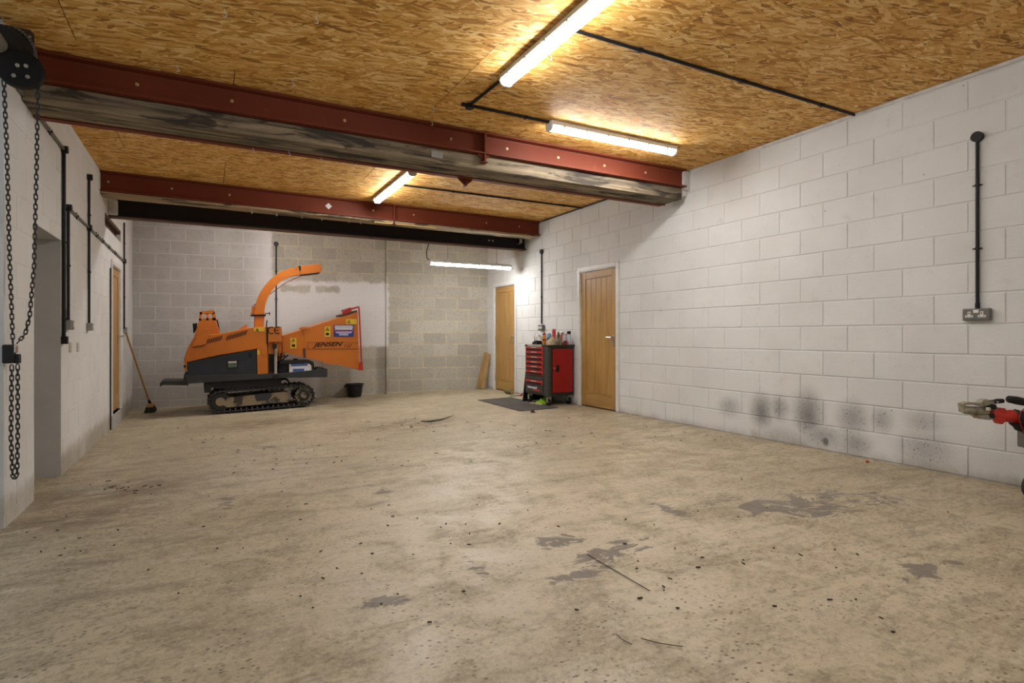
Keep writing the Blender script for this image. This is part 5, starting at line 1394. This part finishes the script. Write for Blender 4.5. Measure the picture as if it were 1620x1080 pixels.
part('drawbar_tube', MB().tube([HC(*z9(612, 490)), HC(*z9(625, 490)), HC(*z9(690, 500)), HC(*z9(760, 515)), HC(*z9(790, 525)), HC(*z9(860, 520)), HC(*z9(880, 520)), HC(*z9(1000, 545)), HC(*z9(1080, 570)), HC(*z9(1800, 690)), HC(*z9(2600, 800))],
     [.026, .030, .030, .028, .033, .040, .040, .036, .030, .036, .04], 18), 'hitch_red', tr, smooth=40)
plate([z9(612, 430), z9(690, 432), z9(700, 398), z9(770, 402), z9(792, 430), z9(790, 440), z9(765, 600), z9(740, 632), z9(700, 630), z9(678, 600), z9(668, 570), z9(610, 558)], -.024, .024, 'hitch_red', 'drawbar_casting', bv=.010)
cb = []
for i in range(22):
    a = 2 * math.pi * i / 12; cb.append(HC(*z9(935 + i * 6, 560)) + Vector((0, 0, 1)) * .050 * math.cos(a + 1.2) + hd_ * .05 * math.sin(a + 1.2) + hx * .012 * math.sin(a))
part('coiled_cable', MB().tube(cb, .012, 8), 'black_plastic', tr, smooth=50)
part('cable_drop', MB().tube([HC(*z9(860, 630)) - hd_ * .05, HC(*z9(880, 670)) - hd_ * .05, HC(*z9(940, 690)) - hd_ * .05, HC(*z9(1000, 690)) - hd_ * .04, HC(*z9(1040, 740)) - hd_ * .03], .017, 8), 'black_plastic', tr, smooth=50)
part('brake_lever', MB().tube([HC(*z9(838, 285)), HC(*z9(860, 280)), HC(*z9(980, 300)), HC(*z9(1100, 325)), HC(*z9(1400, 400)), HC(*z9(1650, 640))], [.012, .022, .026, .024, .016, .016], 10), 'black_plastic', tr, smooth=50)
part('breakaway_wire', MB().tube([HC(*z9(1090, 355)) - hd_ * .03, HC(*z9(1000, 395)) - hd_ * .045, HC(*z9(930, 450)) - hd_ * .05, HC(*z9(890, 540)) - hd_ * .06, HC(*z9(900, 640)) - hd_ * .07, HC(*z9(950, 730)) - hd_ * .06, HC(*z9(1020, 800)) - hd_ * .05, HC(*z9(1100, 850)) - hd_ * .04], .0032, 6), 'red_cord', tr, smooth=50)
wp = plate([z9(1018, 690), z9(1035, 660), z9(1400, 690), z9(1400, 985), z9(1020, 960)], -.05, .02, 'grey_box_dark', 'clamp_box')
plate([z9(1060, 790), z9(1380, 800), z9(1380, 920), z9(1060, 905)], -.055, -.049, 'socket_white', 'clamp_plate', wp, 0)
# jockey leg and wheel that carry it, just outside the picture
J = HC(*z9(1300, 640)); jf = floor_z(J.x, J.y)
part('jockey_leg', MB().cyl((J.x, J.y, jf + .13), (J.x, J.y, J.z + .25), .024, 14), 'steel', tr, smooth=40)
jw = part('jockey_wheel', MB().tube([(J.x + CS * 0 - .03 * SN, J.y - .03 * CS, jf + .09), (J.x + .03 * SN, J.y + .03 * CS, jf + .09)], .09, 20), 'rubber', tr, smooth=40)
part('jockey_fork', MB().cbox((J.x, J.y, jf + .14), (.08, .09, .10)), 'steel', tr)

# ------------------------------------------------------------------ small things on the floor
def rod(pts, r, label, nm='thin_stick'):
    ps = [PF(*p) + Vector((0, 0, r)) for p in pts]
    o = part(nm, MB().tube(ps, r, 5), 'dirt', None, loc=ps[0], smooth=50); tag(o, label, 'stick')
rod([(929, 877), (975, 904), (1028, 935)], .0022, 'straight thin dark stick lying across the concrete floor')
rod([(1014, 1010), (1045, 1018), (1080, 1023)], .0016, 'short bent wire lying on the floor at front right', 'bent_wire')
rod([(975, 1003), (985, 1012), (1000, 1020)], .0016, 'tiny curled wire left of the bent wire', 'bent_wire')
st = PF(843, 652)
tag(part('stone', lump(st, (.028, .03, .035), 5, 10, 6), 'dirt', None, smooth=50, loc=st), 'small brown stone on floor in front of the grey mat', 'stone')
tw = [PF(*p) for p in ((666, 667), (680, 668), (700, 664), (718, 658))]
tag(part('twig', MB().tube([p + Vector((0, 0, .008 + .006 * (i % 2))) for i, p in enumerate(tw)], [.006, .010, .008, .003], 6), 'dirt', None, loc=tw[0], smooth=50), 'dark twig on the floor right of the chipper', 'twig')
rd = PF(1372, 731); tag(part('plastic_scrap', MB().lathe(rd, [(.012, 0), (.012, .012), (.009, .014)], 10), 'can_red', None, loc=rd), 'tiny red plastic scrap on floor by the sooty wall', 'scrap')
chips = MB(); rr = random.Random(21); nC = 0
clusters = [((190, 770), 60, 14, 16), ((450, 720), 220, 45, 40), ((640, 672), 90, 12, 30), ((300, 690), 90, 25, 16), ((850, 690), 200, 30, 24), ((1100, 690), 100, 18, 12), ((620, 850), 320, 120, 46), ((1150, 880), 320, 120, 34), ((100, 860), 80, 40, 10)]
for (c, sx, sy, n_) in clusters:
    for i in range(n_):
        px, py = c[0] + rr.gauss(0, .5) * sx, c[1] + rr.gauss(0, .5) * sy
        if py < 650 or not 20 < px < 1600: continue
        p = PF(px, py)
        if not (XL + .05 < p.x < XR - .05) or p.y > 9.4: continue
        l_, w_, h_ = rr.uniform(.003, .012) * (1.7 if p.y > 5 else 1), rr.uniform(.0015, .004), rr.uniform(.001, .003); a = rr.uniform(0, 3.14)
        M_ = Matrix.Translation(p) @ Matrix.Rotation(a, 4, 'Z'); chips.box((-l_, -w_, -.002), (l_, w_, h_), M_)
o = part('floor_debris', chips, 'dirt', None); tag(o, 'dark wood chips and grit scattered over the concrete floor', 'debris', None, 'stuff')
